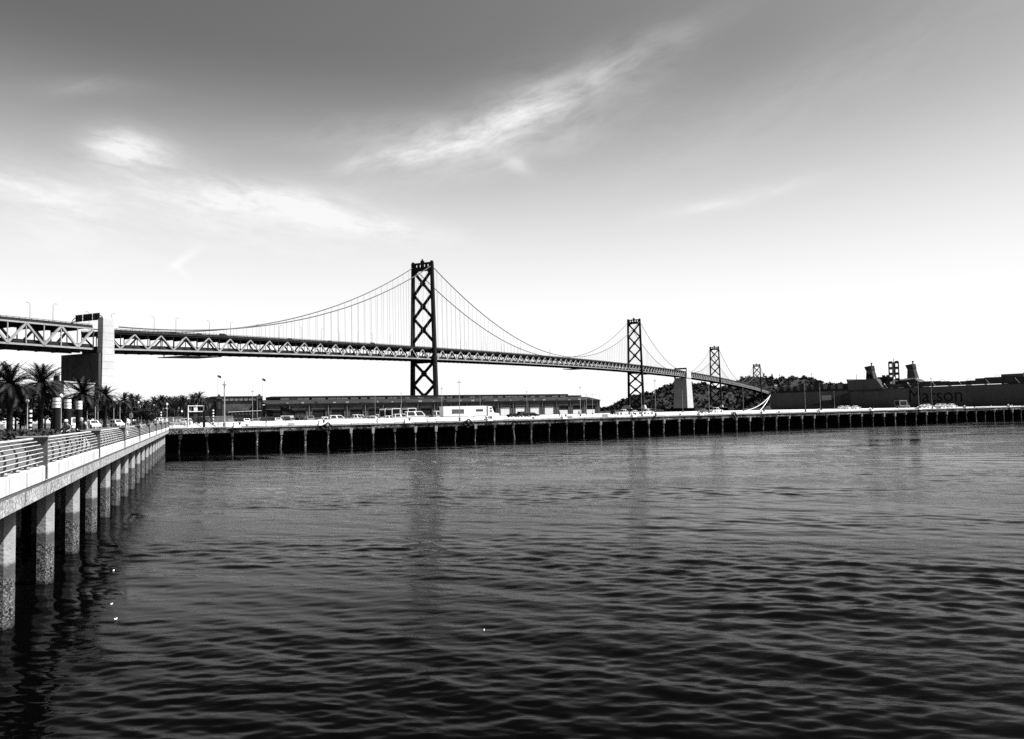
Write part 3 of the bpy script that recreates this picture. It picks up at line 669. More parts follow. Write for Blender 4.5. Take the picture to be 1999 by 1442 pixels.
# ------------------------------------------------------------------ long pier
PL = 330.0
pier = thing('long_pier', 'long flat concrete pier on dark piles stretching across the bay view', 'pier', PR(0, 0, 0))
b = MB(); b.box(0, PL, 0.5, 190, 4.0, PDK, PR); b.build('deck', M['pave'], pier)
b = MB(); b.box(-3, 10.2, -1.0, 0.45, 3.55, 4.58, PR); b.build('landing', M['cap'], pier)
us = [1.8]
while us[-1] < PL: us.append(us[-1] + 4.7 + 0.0045 * us[-1])
us = us[:-1]
for i, u in enumerate(us):
    u2 = us[i + 1] if i + 1 < len(us) else PL
    jz = random.uniform(-.06, .04)
    b = MB(); b.prism([(0.5, 3.42 + jz), (-0.05, 3.42 + jz), (-0.12, 3.6), (-0.10, 4.32), (0.0, 4.36), (0.5, 4.36)], u + .02, u2 - .02, lambda v, z, a: PR(a, v, z)); b.build('cap_beam', M['cap'], pier)
    b = MB(); b.box(u + random.uniform(.02, .12), u2 - .03, -0.25 + random.uniform(-.06, .06), 0.12, 4.37, 4.70 + random.uniform(-.07, .05), PR); b.build('stringpiece', M['pave'], pier)
    b = MB(); hw_ = random.uniform(.2, .3); hz_ = random.uniform(2.3, 2.9); b.hexa([PR(u - hw_, -.2, hz_), PR(u + hw_, -.2, hz_), PR(u + hw_, .3, hz_), PR(u - hw_, .3, hz_)], [PR(u - .34, -.32, 3.7), PR(u + .34, -.32, 3.7), PR(u + .34, .3, 3.7), PR(u - .34, .3, 3.7)]); hdk = b.build('pile_head', M['pave'] if random.random() < .6 else M['cap'], pier)
    rr_ = random.uniform(.15, .27)
    b = MB(); b.tube(PR(u + random.uniform(-.4, .4), -.02 + random.uniform(-.1, .3), -2), PR(u, 0.05, 2.95), rr_ * random.uniform(.8, 1.25), rr_ * random.uniform(.7, 1), 8); b.build('pile', M['cap'], pier)
bk = MB()
for u in us:
    bk.beam(PR(u, 1.2, 2.6), PR(u + 4, 1.3, 3.3), .2, .25)
    for v in (4, 8, 12): bk.tube(PR(u + random.uniform(-.4, .4), v, -2), PR(u, v, 4.0), .22, .22, 6)
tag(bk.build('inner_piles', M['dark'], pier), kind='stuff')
b = MB(); b.box(0, PL, 15, 15.6, -2, 4.0, PR); b.box(PL - 1, PL, .6, 190, -2, 4.0, PR); b.build('bulkhead', M['dark'], pier)  # walls added under the deck to block daylight from beyond
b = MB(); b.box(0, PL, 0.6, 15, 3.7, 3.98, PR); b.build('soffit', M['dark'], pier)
for i in range(34):
    u, v = random.uniform(4, 320), random.uniform(1, 60); b = MB(); b.box(u, u + random.uniform(2, 9), v, v + random.uniform(.6, 5), PDK + .003, PDK + .007, PR); b.build('paving_patch', M['asphalt'], pier)
# mooring bollards
def bollard(u, lb):
    t = thing('mooring_bollard', lb, 'bollard', PR(u, 0.1, 4.72), 'white mooring bollards along the pier edge')
    b = MB(); b.hexa([PR(u - .75, -.55, 4.45), PR(u + .75, -.55, 4.45), PR(u + .75, .7, 4.45), PR(u - .75, .7, 4.45)], [PR(u - .6, -.5, 5.0), PR(u + .6, -.5, 5.0), PR(u + .6, .6, 5.0), PR(u - .6, .6, 5.0)]); b.build('base', M['white'], t)
    for q in (-.55, .55):
        b = MB(); c = PR(u + q, 0, 0); b.lathe([(.20, 4.95), (.16, 5.1), (.17, 5.3), (.30, 5.38), (.28, 5.48), (.1, 5.52)], 10, (c[0], c[1])); b.build('bitt', M['white' if q < 0 else 'black'], t)
BOL = [12.1, 28.9, 47.9, 68.3, 89.1, 110.7, 133.8, 157.9, 182.6, 207, 232, 259, 287]
for i, u in enumerate(BOL): bollard(u, f'white mooring bollard on the pier edge, {ORD[i]} from the wharf end')
for i in range(26):
    u = 14 + i * 11.6 + random.uniform(-3, 3); k = random.choice(('pallet_stack', 'mooring_cleat', 'traffic_cone'))
    lb = {'pallet_stack': 'small dark pallet stack', 'mooring_cleat': 'low dark cleat', 'traffic_cone': 'small pale traffic cone'}[k] + f' near the pier edge, {ORD[i]} small object from the wharf end'
    b = MB(); v = random.uniform(.8, 5)
    if k == 'pallet_stack':
        for q in range(random.randint(3, 6)): b.box(u - .6, u + .6, v - .5, v + .5, PDK + q * .15, PDK + q * .15 + .1, PR)
        o = b.build(k, M['dusk'])
    elif k == 'mooring_cleat':
        b.box(u - .15, u + .15, v - .15, v + .15, PDK, PDK + .25, PR); b.beam(PR(u - .45, v, PDK + .3), PR(u + .45, v, PDK + .3), .14, .14); o = b.build(k, M['black'])
    else:
        c = PR(u, v, 0); b.lathe([(.28, PDK), (.28, PDK + .04), (.16, PDK + .05), (.04, PDK + .75)], 10, (c[0], c[1])); o = b.build(k, M['white'])
    tag(o, lb, {'pallet_stack': 'pallets', 'mooring_cleat': 'cleat', 'traffic_cone': 'traffic cone'}[k], 'small objects along the pier edge')
# dark rubber fender bundles on the face
for i, (u, lb) in enumerate(((30, 'dark tyre bundle on the pier face near the parked cars'), (62.6, 'dark tyre bundle on the pier face below the semi-trailer'), (146, 'dark tyre bundle on the pier face left of the ship stern'))):
    t = thing('tyre_fender', lb, 'fender', PR(u, -.5, 3.2))
    for k, (du, dz) in enumerate(((0, 0), (.7, .35), (-.6, .5), (.1, .9))):
        b = MB(); n = 14
        for j in range(n):
            a0, a1 = 2 * math.pi * j / n, 2 * math.pi * (j + 1) / n
            b.tube(PR(u + du + .45 * math.cos(a0), -.38 - .06 * k, 3.6 + dz + .45 * math.sin(a0)), PR(u + du + .45 * math.cos(a1), -.38 - .06 * k, 3.6 + dz + .45 * math.sin(a1)), .17, .17, 6)
        b.build('tyre', M['tyre'], t)
# white concrete barriers
bm_ = MB(); bm_.prism([(-.3, 0), (.3, 0), (.3, .1), (.14, .38), (.09, .92), (-.09, .92), (-.14, .38), (-.3, .1)], -1.9, 1.9, lambda a, z, c: (c, a, z)); bmesh_ = bm_.mesh('concrete_barrier', M['white'])
PANG = math.atan2(PD.y, PD.x)
for i in range(16):
    u = 12.5 + i * 3.95
    o = obj('concrete_barrier', bmesh_); o.location = PR(u, 3.0 + 0.15 * math.sin(i * 2.1), PDK + .004); o.rotation_euler = (0, 0, PANG + 0.01 * math.sin(i * 1.7))
    tag(o, f'white concrete traffic barrier on the pier, {ORD[i]} from the gate', 'barrier', 'white barriers in front of the parked cars')
# tall lamp poles
poles = [(438, 744, 157), (493, 759, 234), (502, 768, 301), (732, 770, 343), (783, 764, 308), (862, 754, 242), (896, 740, 181), (937, 768, 328), (1028, 761, 290), (1132, 752, 242), (1144, 766, 321), (1156, 766, 335), (1252, 764, 300), (1278, 738, 209), (1332, 763, 360), (1383, 751, 279), (1450, 756, 345), (1570, 740, 240), (1600, 755, 330), (1628, 762, 400), (1792, 745, 308), (1817, 735, 273)]
plab = ['tall thick pale lamp pole at the pier root beside the gate', 'pale lamp pole in front of the pointed head-house tower', 'thin pale lamp pole just right of the head-house tower', 'thin lamp pole in front of the shed door with white panel', 'lamp pole in front of the shed left of the nearest bridge tower', 'lamp pole just right of the nearest bridge tower foot', 'tallest lamp pole, standing at the pier edge before the semi-trailer', 'short lamp pole behind the front of the semi-trailer', 'lamp pole in front of the white shed doors', 'tall lamp pole before the right end of the shed', 'thin lamp pole, right neighbour of the tall one at the shed end', 'thin lamp pole nearest the right corner of the shed', 'lamp pole in front of the second tower foot', 'tall lamp pole at the pier edge right of the second tower', 'lamp pole in front of the dark side of the white anchorage', 'lamp pole in front of the third tower', 'lamp pole in front of the island left of the mooring ropes', 'tall lamp pole before the dark ship stern', 'lamp pole before the ship hull, right of the tallest stern pole', 'short lamp pole before the ship hull left of the deckhouse', 'lamp pole crossing the first letter of the ship name', 'tall lamp pole crossing the third letter of the ship name']
for (px, pyt, Y), lb in zip(poles, plab):
    top = at(px, pyt, Y); x, y = top.x, Y
    t = thing('lamp_pole', lb, 'lamp pole', (x, y, PDK), 'lamp poles on the pier')
    r_ = 0.16 if px == 438 else 0.07
    b = MB(); b.tube((x, y, PDK - .1), (x, y, top.z), r_, r_ * .65, 8); b.build('pole', M['fence'], t)
    b = MB(); b.tube((x, y, PDK), (x, y, PDK + .75), .28, .26, 8); b.build('base', M['grey'], t)
    b = MB(); b.beam((x - .3, y, top.z - .7), (x + .3, y, top.z - .7), .07, .07); b.box(x - .34, x - .16, y - .12, y + .12, top.z - .8, top.z - .62); b.box(x + .16, x + .34, y - .12, y + .12, top.z - .8, top.z - .62); b.build('floodlight', M['grey'], t)
# gate and mesh fence at the pier root
gate = thing('pier_gate', 'pale steel portal gate with diagonal braces at the pier root', 'gate', PR(5, 3, PDK))
for u in (3.6, 6.4):
    b = MB(); b.beam(PR(u, 3, PDK), PR(u, 3, PDK + 4.3), .2, .2); b.build('post', M['white'] if u < 5 else M['grey'], gate)
for z in (4.2, 3.1):
    b = MB(); b.beam(PR(3.6, 3, PDK + z), PR(6.4, 3, PDK + z), .16, .16); b.build('cross_bar', M['white'], gate)
for u0, u1 in ((3.8, 6.0), (6.5, 8.7)):
    b = MB(); b.beam(PR(u0, 2.95, PDK + 1.6), PR(u1, 2.95, PDK + .1), .12, .12); b.build('brace', M['black'], gate)
b = MB(); b.beam(PR(6.55, 2.8, PDK - .2), PR(6.55, 2.8, PDK + 3.2), .3, .3); b.build('guide_post', M['black'], gate)
fence = thing('mesh_fence', 'pale chain-link fence at the pier root beside the gate', 'fence', PR(12, 4, PDK))
fm = MB()
for j in range(70):
    u = -2 + j * .2; 
    if 3.4 < u < 6.6: continue
    fm.beam(PR(u, 3.2, PDK), PR(min(u + 1.2, 12), 3.2, PDK + 1.9), .035, .035); fm.beam(PR(u, 3.22, PDK + 1.9), PR(min(u + 1.2, 12), 3.22, PDK), .035, .035)
tag(fm.build('wire_mesh', M['fence'], fence), kind='stuff')
for j in range(6):
    b = MB(); b.tube(PR(-2 + j * 2.8, 3.3, PDK), PR(-2 + j * 2.8, 3.3, PDK + 2.1), .05, .05, 6); b.build('post', M['fence'], fence)
b = MB(); b.tube(PR(-2, 3.3, PDK + 2.05), PR(12, 3.3, PDK + 2.05), .035, .035, 6); b.build('top_rail', M['fence'], fence)

# ------------------------------------------------------------------ pier shed with head-house
SE = Vector((52.5, 480.0)); SD = Vector((0.88, 0.475)).normalized(); SV = Vector((-SD.y, SD.x))
def SDW(u, v, z): p = SE - SD * u + SV * v; return (p.x, p.y, z)      # u runs leftwards from the right end
shed = thing('pier_shed', 'long low pier shed with a row of doors and raised clerestory roof', 'shed', SDW(90, 10, PDK))
SL = 196.0; EV = 12.6
b = MB(); b.box(-4, SL + 20, -6, 60, 3.6, PDK - .05, SDW); b.box(-4, SL + 20, -5, -4.2, -2, 3.6, SDW); b.build('apron', M['cap'], shed)
pitch = 9.62; nd = int(SL / pitch)
wall = MB(); wall.box(0, SL, 0.0, 0.5, PDK + 5.2, EV - .4, SDW); wall.box(0, .5, .5, 46, PDK, EV - .4, SDW); wall.box(SL - .5, SL, .5, 46, PDK, EV - .4, SDW)
wall.box(.5, SL - .5, 4, 4.4, PDK, EV - 1, SDW)
wall.build('wall', M['brick'], shed)
white_d = {3, 4, 5, 6}
for i in range(nd):
    u0 = 2.0 + i * pitch
    b = MB(); b.box(u0 - 1.9, u0 + 1.3 if i else u0 + 1.3, -.06, .5, PDK, PDK + 5.2, SDW); b.build('pier_wall', M['brick'], shed)
    for q in (-1.25, .65):
        b = MB(); b.box(u0 + q - .45, u0 + q + .45, -.12, -.06, PDK + 4.1, PDK + 6.6, SDW); b.build('window', M['door_dk'], shed)
    b = MB(); b.tube(SDW(u0 - .3, -.16, PDK + .2), SDW(u0 - .3, -.16, EV - .6), .09, .09, 6); b.build('downpipe', M['fence'], shed)
    b = MB(); b.box(u0 + 1.3, u0 + pitch - 1.9, .28, .42, PDK, PDK + 5.2, SDW)
    isw = i in white_d; d_ = b.build('door', M['white'] if isw else M['door_dk'], shed)
    if i in (1, 2, 0):
        b = MB(); b.box(u0 + 1.5, u0 + pitch - 2.1, .16, .27, PDK, PDK + 2.3, SDW); b.build('lower_panel', M['white'], d_)
    if i == 12:
        b = MB(); b.box(u0 + 1.6, u0 + pitch - 2.3, .14, .27, PDK + 1.6, PDK + 3.9, SDW); b.build('white_board', M['white'], d_)
    b = MB(); b.box(u0 + 1.3, u0 + pitch - 1.9, .05, .27, PDK + 4.5, PDK + 5.2, SDW); b.build('lintel', M['shed_trim'], d_)
b = MB(); b.box(-.3, SL + .3, -.5, .0, EV - .4, EV, SDW); b.build('eave', M['shed_trim'], shed)
b = MB(); b.hexa([SDW(-.2, -.4, EV), SDW(SL, -.4, EV), SDW(SL, 14, EV + .1), SDW(-.2, 14, EV + .1)], [SDW(-.2, -.4, EV + .1), SDW(SL, -.4, EV + .1), SDW(SL, 14, EV + 2.3), SDW(-.2, 14, EV + 2.3)])
rf = b.build('roof', M['roof'], shed)
V0, V1 = 14.2, 30
b = MB(); b.box(14, SL - 6, V0 - 1.0, V1, EV + 3.3, EV + 4.1, SDW); b.build('clerestory_roof', M['shed_trim'], rf)
b = MB(); b.box(14, SL - 6, V0 + .1, V1, EV + .4, EV + 3.3, SDW); b.build('clerestory_wall', M['shed_trim'], rf)
k = 0; u = 15.0
while u < SL - 10:
    w_ = random.choice((2.6, 3.4, 4.2)); 
    b = MB(); b.box(u, u + w_, V0 - .05, V0 + .05, EV + 2.35, EV + 3.2, SDW); b.build('clerestory_window', M['white'] if random.random() < .8 else M['glass'], rf); u += w_ + random.choice((.25, .3, 1.4))
b = MB(); b.box(0, 30, 20, 32, EV + 2.3, EV + 3.4, SDW); b.build('end_roof', M['roof'], rf)
for i in range(24):
    u = 6 + i * 7.8 + random.uniform(-1, 1)
    b = MB(); b.box(u, u + random.uniform(.5, 2.2), .6, 1.4, EV + .1, EV + random.uniform(.5, 1.1), SDW); b.build('roof_vent', M['fence'] if i % 3 else M['shed_trim'], rf)
# head-house with two pointed towers
hhs = thing('head_house', 'dark head-house with two pointed towers and a gable at the shore end of the shed', 'building', SDW(207, 6, PDK))
b = MB(); b.box(199, 222, -1, 40, PDK, EV + .3, SDW); b.build('wall', M['brick'], hhs)
b = MB(); b.box(197.6, 220.5, -1.6, 40, EV + 3.2, EV + 4.0, SDW); b.build('roof', M['shed_trim'], hhs)
b = MB(); b.box(199, 220, -.8, 38, EV + .32, EV + 3.19, SDW); b.build('attic', M['brick'], hhs)
for i in range(9):
    b = MB(); b.box(200 + i * 2.2, 201.7 + i * 2.2, -.88, -.82, EV + 1.9, EV + 2.9, SDW); b.build('attic_window', M['white'], hhs)
for u, v in ((199.4, -2.6), (217.8, -2.6)):
    b = MB(); b.box(u - 1.35, u + 1.35, v - 1.35, v + 1.35, PDK, EV + 2.6, SDW); tw_ = b.build('tower', M['dusk'], hhs)
    b = MB(); c = SDW(u, v, 0); b.hexa([SDW(u - 1.5, v - 1.5, EV + 2.61), SDW(u + 1.5, v - 1.5, EV + 2.61), SDW(u + 1.5, v + 1.5, EV + 2.61), SDW(u - 1.5, v + 1.5, EV + 2.61)], [SDW(u - .15, v - .15, EV + 5.0), SDW(u + .15, v - .15, EV + 5.0), SDW(u + .15, v + .15, EV + 5.0), SDW(u - .15, v + .15, EV + 5.0)]); b.build('spire', M['dusk'], tw_)
    b = MB(); b.box(u - .5, u + .5, v - 1.41, v - 1.35, EV - 2, EV + 1.2, SDW); b.build('window', M['glass'], tw_)
b = MB(); b.box(203, 214, -2.2, -1.02, PDK, PDK + 3.4, SDW); b.build('canopy', M['dusk'], hhs)
for i in range(5):
    b = MB(); b.box(201.5 + i * 3, 203.4 + i * 3, -1.05, -1.0, EV - 4.5, EV - 2.6, SDW); b.build('window', M['glass'], hhs)
for u, hf, lb, fl in ((218, 27, 'thin flagpole with small dark flag above the left head-house tower', 1), (197.5, 25.5, 'flagpole with dark flag right of the right head-house tower', 1)):
    t = thing('flagpole', lb, 'flagpole', SDW(u, 0, EV)); b = MB(); b.tube(SDW(u, 0, PDK), SDW(u, 0, hf), .07, .04, 6); b.build('pole', M['grey'], t)
    b = MB(); q = [SDW(u - .05 - .5 * k, .12 * math.sin(k * 1.3), 0) for k in range(4)]
    for k in range(3): b.hexa([(q[k][0], q[k][1], hf - 1.2 - .25 * k), (q[k + 1][0], q[k + 1][1], hf - 1.45 - .25 * k), (q[k + 1][0], q[k + 1][1] + .03, hf - 1.45 - .25 * k), (q[k][0], q[k][1] + .03, hf - 1.2 - .25 * k)], [(q[k][0], q[k][1], hf - .2 - .2 * k), (q[k + 1][0], q[k + 1][1], hf - .4 - .2 * k), (q[k + 1][0], q[k + 1][1] + .03, hf - .4 - .2 * k), (q[k][0], q[k][1] + .03, hf - .2 - .2 * k)])
    b.build('flag', M['cloth_dk'], t)
# lean-to with slanted conveyor beside the shed, dark awning block
lt = thing('dark_kiosk', 'dark awning-roofed kiosk in front of the shed left end', 'kiosk', SDW(196, -12, PDK))
b = MB(); b.prism([(0, PDK), (6, PDK), (6, PDK + 3.8), (0, PDK + 6.2)], -14, -10, lambda a, z, v: SDW(191 - a, v, z)); b.build('body', M['dusk'], lt)
b = MB(); b.prism([(-.3, PDK + 6.5), (6.5, PDK + 3.95), (6.5, PDK + 4.2), (-.3, PDK + 6.75)], -14.4, -9.6, lambda a, z, v: SDW(191 - a, v, z)); b.build('awning', M['shed_trim'], lt)
b = MB(); b.box(186, 192, -15.2, -14.5, PDK, PDK + 2.2, SDW); b.build('front_panel', M['white'], lt)
rs = thing('moored_boat', 'dark moored excursion boat with a row of windows before the head-house', 'boat', SDW(209, -16, PDK))
b = MB(); b.prism([(-8, PDK + 1.2), (-5, PDK - .3), (6, PDK - .3), (8, PDK + 1.5), (8, PDK + 2.2), (-8, PDK + 2.0)], -20, -15, lambda a, z, v: SDW(209 - a, v, z)); b.build('hull', M['dusk'], rs)
b = MB(); b.prism([(-7, PDK + 2.22), (7, PDK + 2.22), (7, PDK + 4.6), (-6.2, PDK + 4.2)], -19.6, -15.4, lambda a, z, v: SDW(209 - a, v, z)); cb = b.build('cabin', M['dusk'], rs)
b = MB(); b.prism([(-7.2, PDK + 4.25), (7.3, PDK + 4.66), (7.3, PDK + 4.85), (-7.2, PDK + 4.45)], -19.9, -15.1, lambda a, z, v: SDW(209 - a, v, z)); b.build('roof', M['white'], rs)
for i in range(8):
    b = MB(); b.box(203.2 + i * 1.55, 204.2 + i * 1.55, -19.68, -19.6, PDK + 2.9, PDK + 3.9, SDW); b.build('window', M['glass'], cb)

# ------------------------------------------------------------------ cargo ship
def text_mesh(body, bold=0.0):
    cu = bpy.data.curves.new('lettering', 'FONT'); cu.body = body; cu.size = 1.0; cu.offset = bold; cu.extrude = 0.0
    to = bpy.data.objects.new('lettering', cu); COL.objects.link(to)
    dg = bpy.context.evaluated_depsgraph_get(); dg.update()
    me = bpy.data.meshes.new_from_object(to.evaluated_get(dg))
    bpy.data.objects.remove(to); return me
ship = thing('cargo_ship', 'long dark cargo ship with two funnels moored beyond the pier', 'ship', SH(34, 10, 0))
HZ = 14.2; KS, KE = 33.5, 250.0
hb = MB()
secs = []
for k in (KS, KS + 1.5, KS + 6, KS + 18, 120, 200, KE):
    rise = {KS: 6.5, KS + 1.5: 4.5, KS + 6: 2.0}.get(k, 0.0); inn = 1.2 if k == KS else 0.0
    secs.append([SH(k, 3 + inn, -1 + rise), SH(k, inn, 1.2 + rise), SH(k, inn, HZ), SH(k, 31 - inn, HZ), SH(k, 31 - inn, 1.2 + rise), SH(k, 28 - inn, -1 + rise)])
vs = [p for s_ in secs for p in s_]; fs = [(k * 6 + i, k * 6 + (i + 1) % 6, (k + 1) * 6 + (i + 1) % 6, (k + 1) * 6 + i) for k in range(len(secs) - 1) for i in range(6)]
fs += [tuple(range(5, -1, -1)), tuple(range(36, 42))]
hb.add(vs, fs); hull = hb.build('hull', M['hull'], ship)
b = MB(); b.box(KS + 5, KE, -.14, -.02, HZ - .35, HZ - .12, SH); b.build('rubbing_strake', M['shipdk'], hull)
b = MB(); b.prism([(62, 6.5), (87.5, 6.5), (87.5, 13.2)], -.05, -.02, lambda k, z, c: SH(k, c, z)); b.build('shadow_wedge', M['shipdk'], hull)  # dark triangle painting a diagonal shadow onto the stern hull
b = MB(); b.box(70, 76, -.08, -.02, 9.3, 11.8, SH); b.build('side_hatch', M['grey'], hull)
me = text_mesh('Matson', 0.0)
xs_ = [v.co.x for v in me.vertices]; ys_ = [v.co.y for v in me.vertices]; x0, x1, y0, y1 = min(xs_), max(xs_), min(ys_), max(ys_)
for v in me.vertices: v.co = SH(119.6 + (v.co.x - x0) / (x1 - x0) * 25.6, -.06, 7.0 + (v.co.y - y0) / (y1 - y0) * 6.4)
obj('name_lettering', me, hull, M['hullmark'])
# stern-end deck gear, bulwark, lashing bridges
b = MB(); b.box(KS + 4, 87, 2, 29, HZ, HZ + .9, SH); b.build('poop_deck', M['shipdk'], ship)
for i in range(11):
    k = KS + 6 + i * 4.6; h_ = random.uniform(1.2, 3.0) + i * .1
    b = MB(); b.box(k, k + random.uniform(1.2, 3.4), 3, 3 + random.uniform(2, 9), HZ + .9, HZ + .9 + h_, SH); b.build('deck_gear', M['shipdk'], ship)
dh = MB(); dh.prism([(86.5, HZ + .02), (106, HZ + .02), (102.5, 19.2), (86.5, 19.2), (85.5, 19.8), (85.5, 19.4)], .05, 29, lambda k, z, c: SH(k, c, z)); dho = dh.build('deckhouse', M['hull'], ship)
b = MB(); b.box(86, 106, -.05, .04, HZ - 1.2, HZ - .4, SH); b.build('shadow_band', M['shipdk'], dho)
b = MB(); b.box(99, 104, 6, 12, 19.25, 20.2, SH); b.build('vent_house', M['shipdk'], dho)
b = MB(); b.tube(SH(88.5, 4, 19.2), SH(88.5, 4, 22.2), .12, .08, 6); b.build('mast', M['shipdk'], dho)
def funnel(k0, b0, zb, lab):
    f_ = MB(); fn = lambda a, c, z: SH(k0 + a, b0 + c, z)
    f_.hexa([fn(-2.0, -1.4, zb), fn(2.6, -1.4, zb), fn(2.6, 1.4, zb), fn(-2.0, 1.4, zb)], [fn(-1.7, -1.2, 24.2), fn(1.2, -1.2, 24.2), fn(1.2, 1.2, 24.2), fn(-1.7, 1.2, 24.2)])
    fo = f_.build('funnel', M['hull'], ship); fo['label'] = lab
    b = MB(); b.hexa([fn(-1.8, -1.4, 23.6), fn(1.5, -1.4, 23.6), fn(1.5, 1.4, 23.6), fn(-1.8, 1.4, 23.6)], [fn(-2.7, -1.45, 25.5), fn(1.0, -1.45, 26.0), fn(1.0, 1.45, 26.0), fn(-2.7, 1.45, 25.5)]); b.build('funnel_cap', M['shipdk'], fo)
    b = MB(); b.tube(fn(0.5, 0, 25.6), fn(0.5, 0, 27.0), .3, .3, 8); b.tube(fn(0.5, 0, 27.0), fn(0.5, 0, 27.5), .5, .5, 8); b.build('exhaust_pipe', M['shipdk'], fo)
    return fo
f1 = funnel(97.5, 3.2, 19.22, 'left funnel with a large dark letter')
me = text_mesh('M', 0.05); xs_ = [v.co.x for v in me.vertices]; ys_ = [v.co.y for v in me.vertices]; x0, x1, y0, y1 = min(xs_), max(xs_), min(ys_), max(ys_)
for v in me.vertices:
    fy = (v.co.y - y0) / (y1 - y0); v.co = SH(96.0 + (v.co.x - x0) / (x1 - x0) * 3.0, 1.74 + .1 * fy, 19.5 + fy * 2.8)
obj('funnel_letter', me, f1, M['hullmark'])
f2 = funnel(114, 12, 18.6, 'right funnel on a pale-edged casing')
b = MB(); b.prism([(106, HZ), (121, HZ), (119, 17.0), (116.5, 18.5), (109, 18.2), (106, 17.6)], 9.5, 15, lambda k, z, c: SH(k, c, z)); b.build('funnel_casing', M['hull'], ship)
b = MB(); b.box(111, 118, 9.4, 10.2, 18.6, 19.0, SH); b.build('casing_edge', M['white'], ship)
# lattice mast with square openings
lm = MB(); kk, bb = 106.2, 9.0
for a in (-2.6, 2.6): lm.beam(SH(kk + a, bb, HZ), SH(kk + a, bb, 27.6), .45, .45)
for a in (-.75, .75): lm.beam(SH(kk + a, bb, HZ), SH(kk + a, bb, 27.6), .3, .3)
lmo = lm.build('lattice_mast', M['shipdk'], ship)
for i in range(5):
    z = 15.2 + i * 2.85
    for a0, a1 in ((-2.4, -.9), (.9, 2.4)):
        b = MB(); b.box(kk + a0, kk + a1, bb - .3, bb + .3, z, z + 1.3, SH); b.build('platform', M['shipdk'], lmo)
    b = MB(); b.beam(SH(kk - 2.6, bb - .4, z + .2), SH(kk + 2.6, bb - .4, z + .2), .18, .18); b.build('rung', M['grey'], lmo)
b = MB(); b.box(kk - .3, kk + .45, bb - .25, bb + .25, 20, 27.4, SH); b.build('mast_trunk', M['shipdk'], lmo)
b = MB(); b.tube(SH(kk, bb, 27.6), SH(kk, bb, 29.2), .16, .12, 6); b.build('antenna', M['shipdk'], lmo)
b = MB(); b.box(103, 105.8, 4, 6, HZ, 18.2, SH); b.box(103.4, 105.4, 4.2, 5.8, 18.9, 20.4, SH); b.box(103, 103.4, 4, 6, 18.2, 21, SH); b.box(105.4, 105.8, 4, 6, 18.2, 21, SH); b.build('winch_house', M['shipdk'], ship)
# lashing rack along the open deck
k = 106.0; i = 0
while k < 214:
    h_ = 2.3 + 0.35 * math.sin(k * .21) + (.5 if k > 150 else 0)
    b = MB(); b.box(k, k + 3.9, .4, 2.0, HZ + .25, HZ + h_, SH); b.build('rack', M['shipdk'], ship)
    if i % 3 == 0:
        b = MB(); b.beam(SH(k + .6, .25, HZ + 2.5), SH(k + 2.4, .25, HZ + .2), .2, .1); b.build('lashing_rod', M['white'], ship)
    if i % 3 == 1:
        b = MB(); b.path([SH(k + 1 + .9 * math.cos(a), 1.2, HZ + h_ + .1 + .9 * math.sin(a)) for a in np.linspace(math.pi, 0, 7)], .06, 5); b.build('hoop', M['grey'], ship)
    if i % 2 == 0:
        b = MB(); b.box(k, k + random.uniform(1, 3), .1, .35, HZ + .02, HZ + .22, SH); b.build('scupper_plate', M['fence'], ship)
    k += 4.1; i += 1
b = MB(); b.box(162, 171, 1, 12, HZ, HZ + 4.2, SH); b.build('forward_house', M['hull'], ship)
b = MB(); b.box(171.05, 210, 1, 16, HZ, HZ + 4.5, SH); b.build('container', M['grey'], ship)
for (k0, b0, z0), (u, v), lb in (((34.5, .3, 12.6), (170.5, 60), 'long slack mooring rope from the ship stern down to the pier'), ((34.8, .4, 13.2), (172, 25), 'steep mooring rope from the ship stern, nearer the hull')):
    p = Vector(SH(k0, b0, z0)); q = Vector(PR(u, v, PDK + .5)) if v != 60 else Vector(at(1455, 797, 330)); q.z = PDK + .4
    if v == 25: q = Vector(at(1484, 798, 330)); q.z = PDK + .4
    pts = [p.lerp(q, t) - Vector((0, 0, 6.0 * t * (1 - t) * (1 if v == 60 else .5))) for t in np.linspace(0, 1, 13)]
    b = MB(); b.path(pts, .13, 6); tag(b.build('mooring_rope', M['rope']), lb, 'rope', 'mooring ropes at the ship stern')

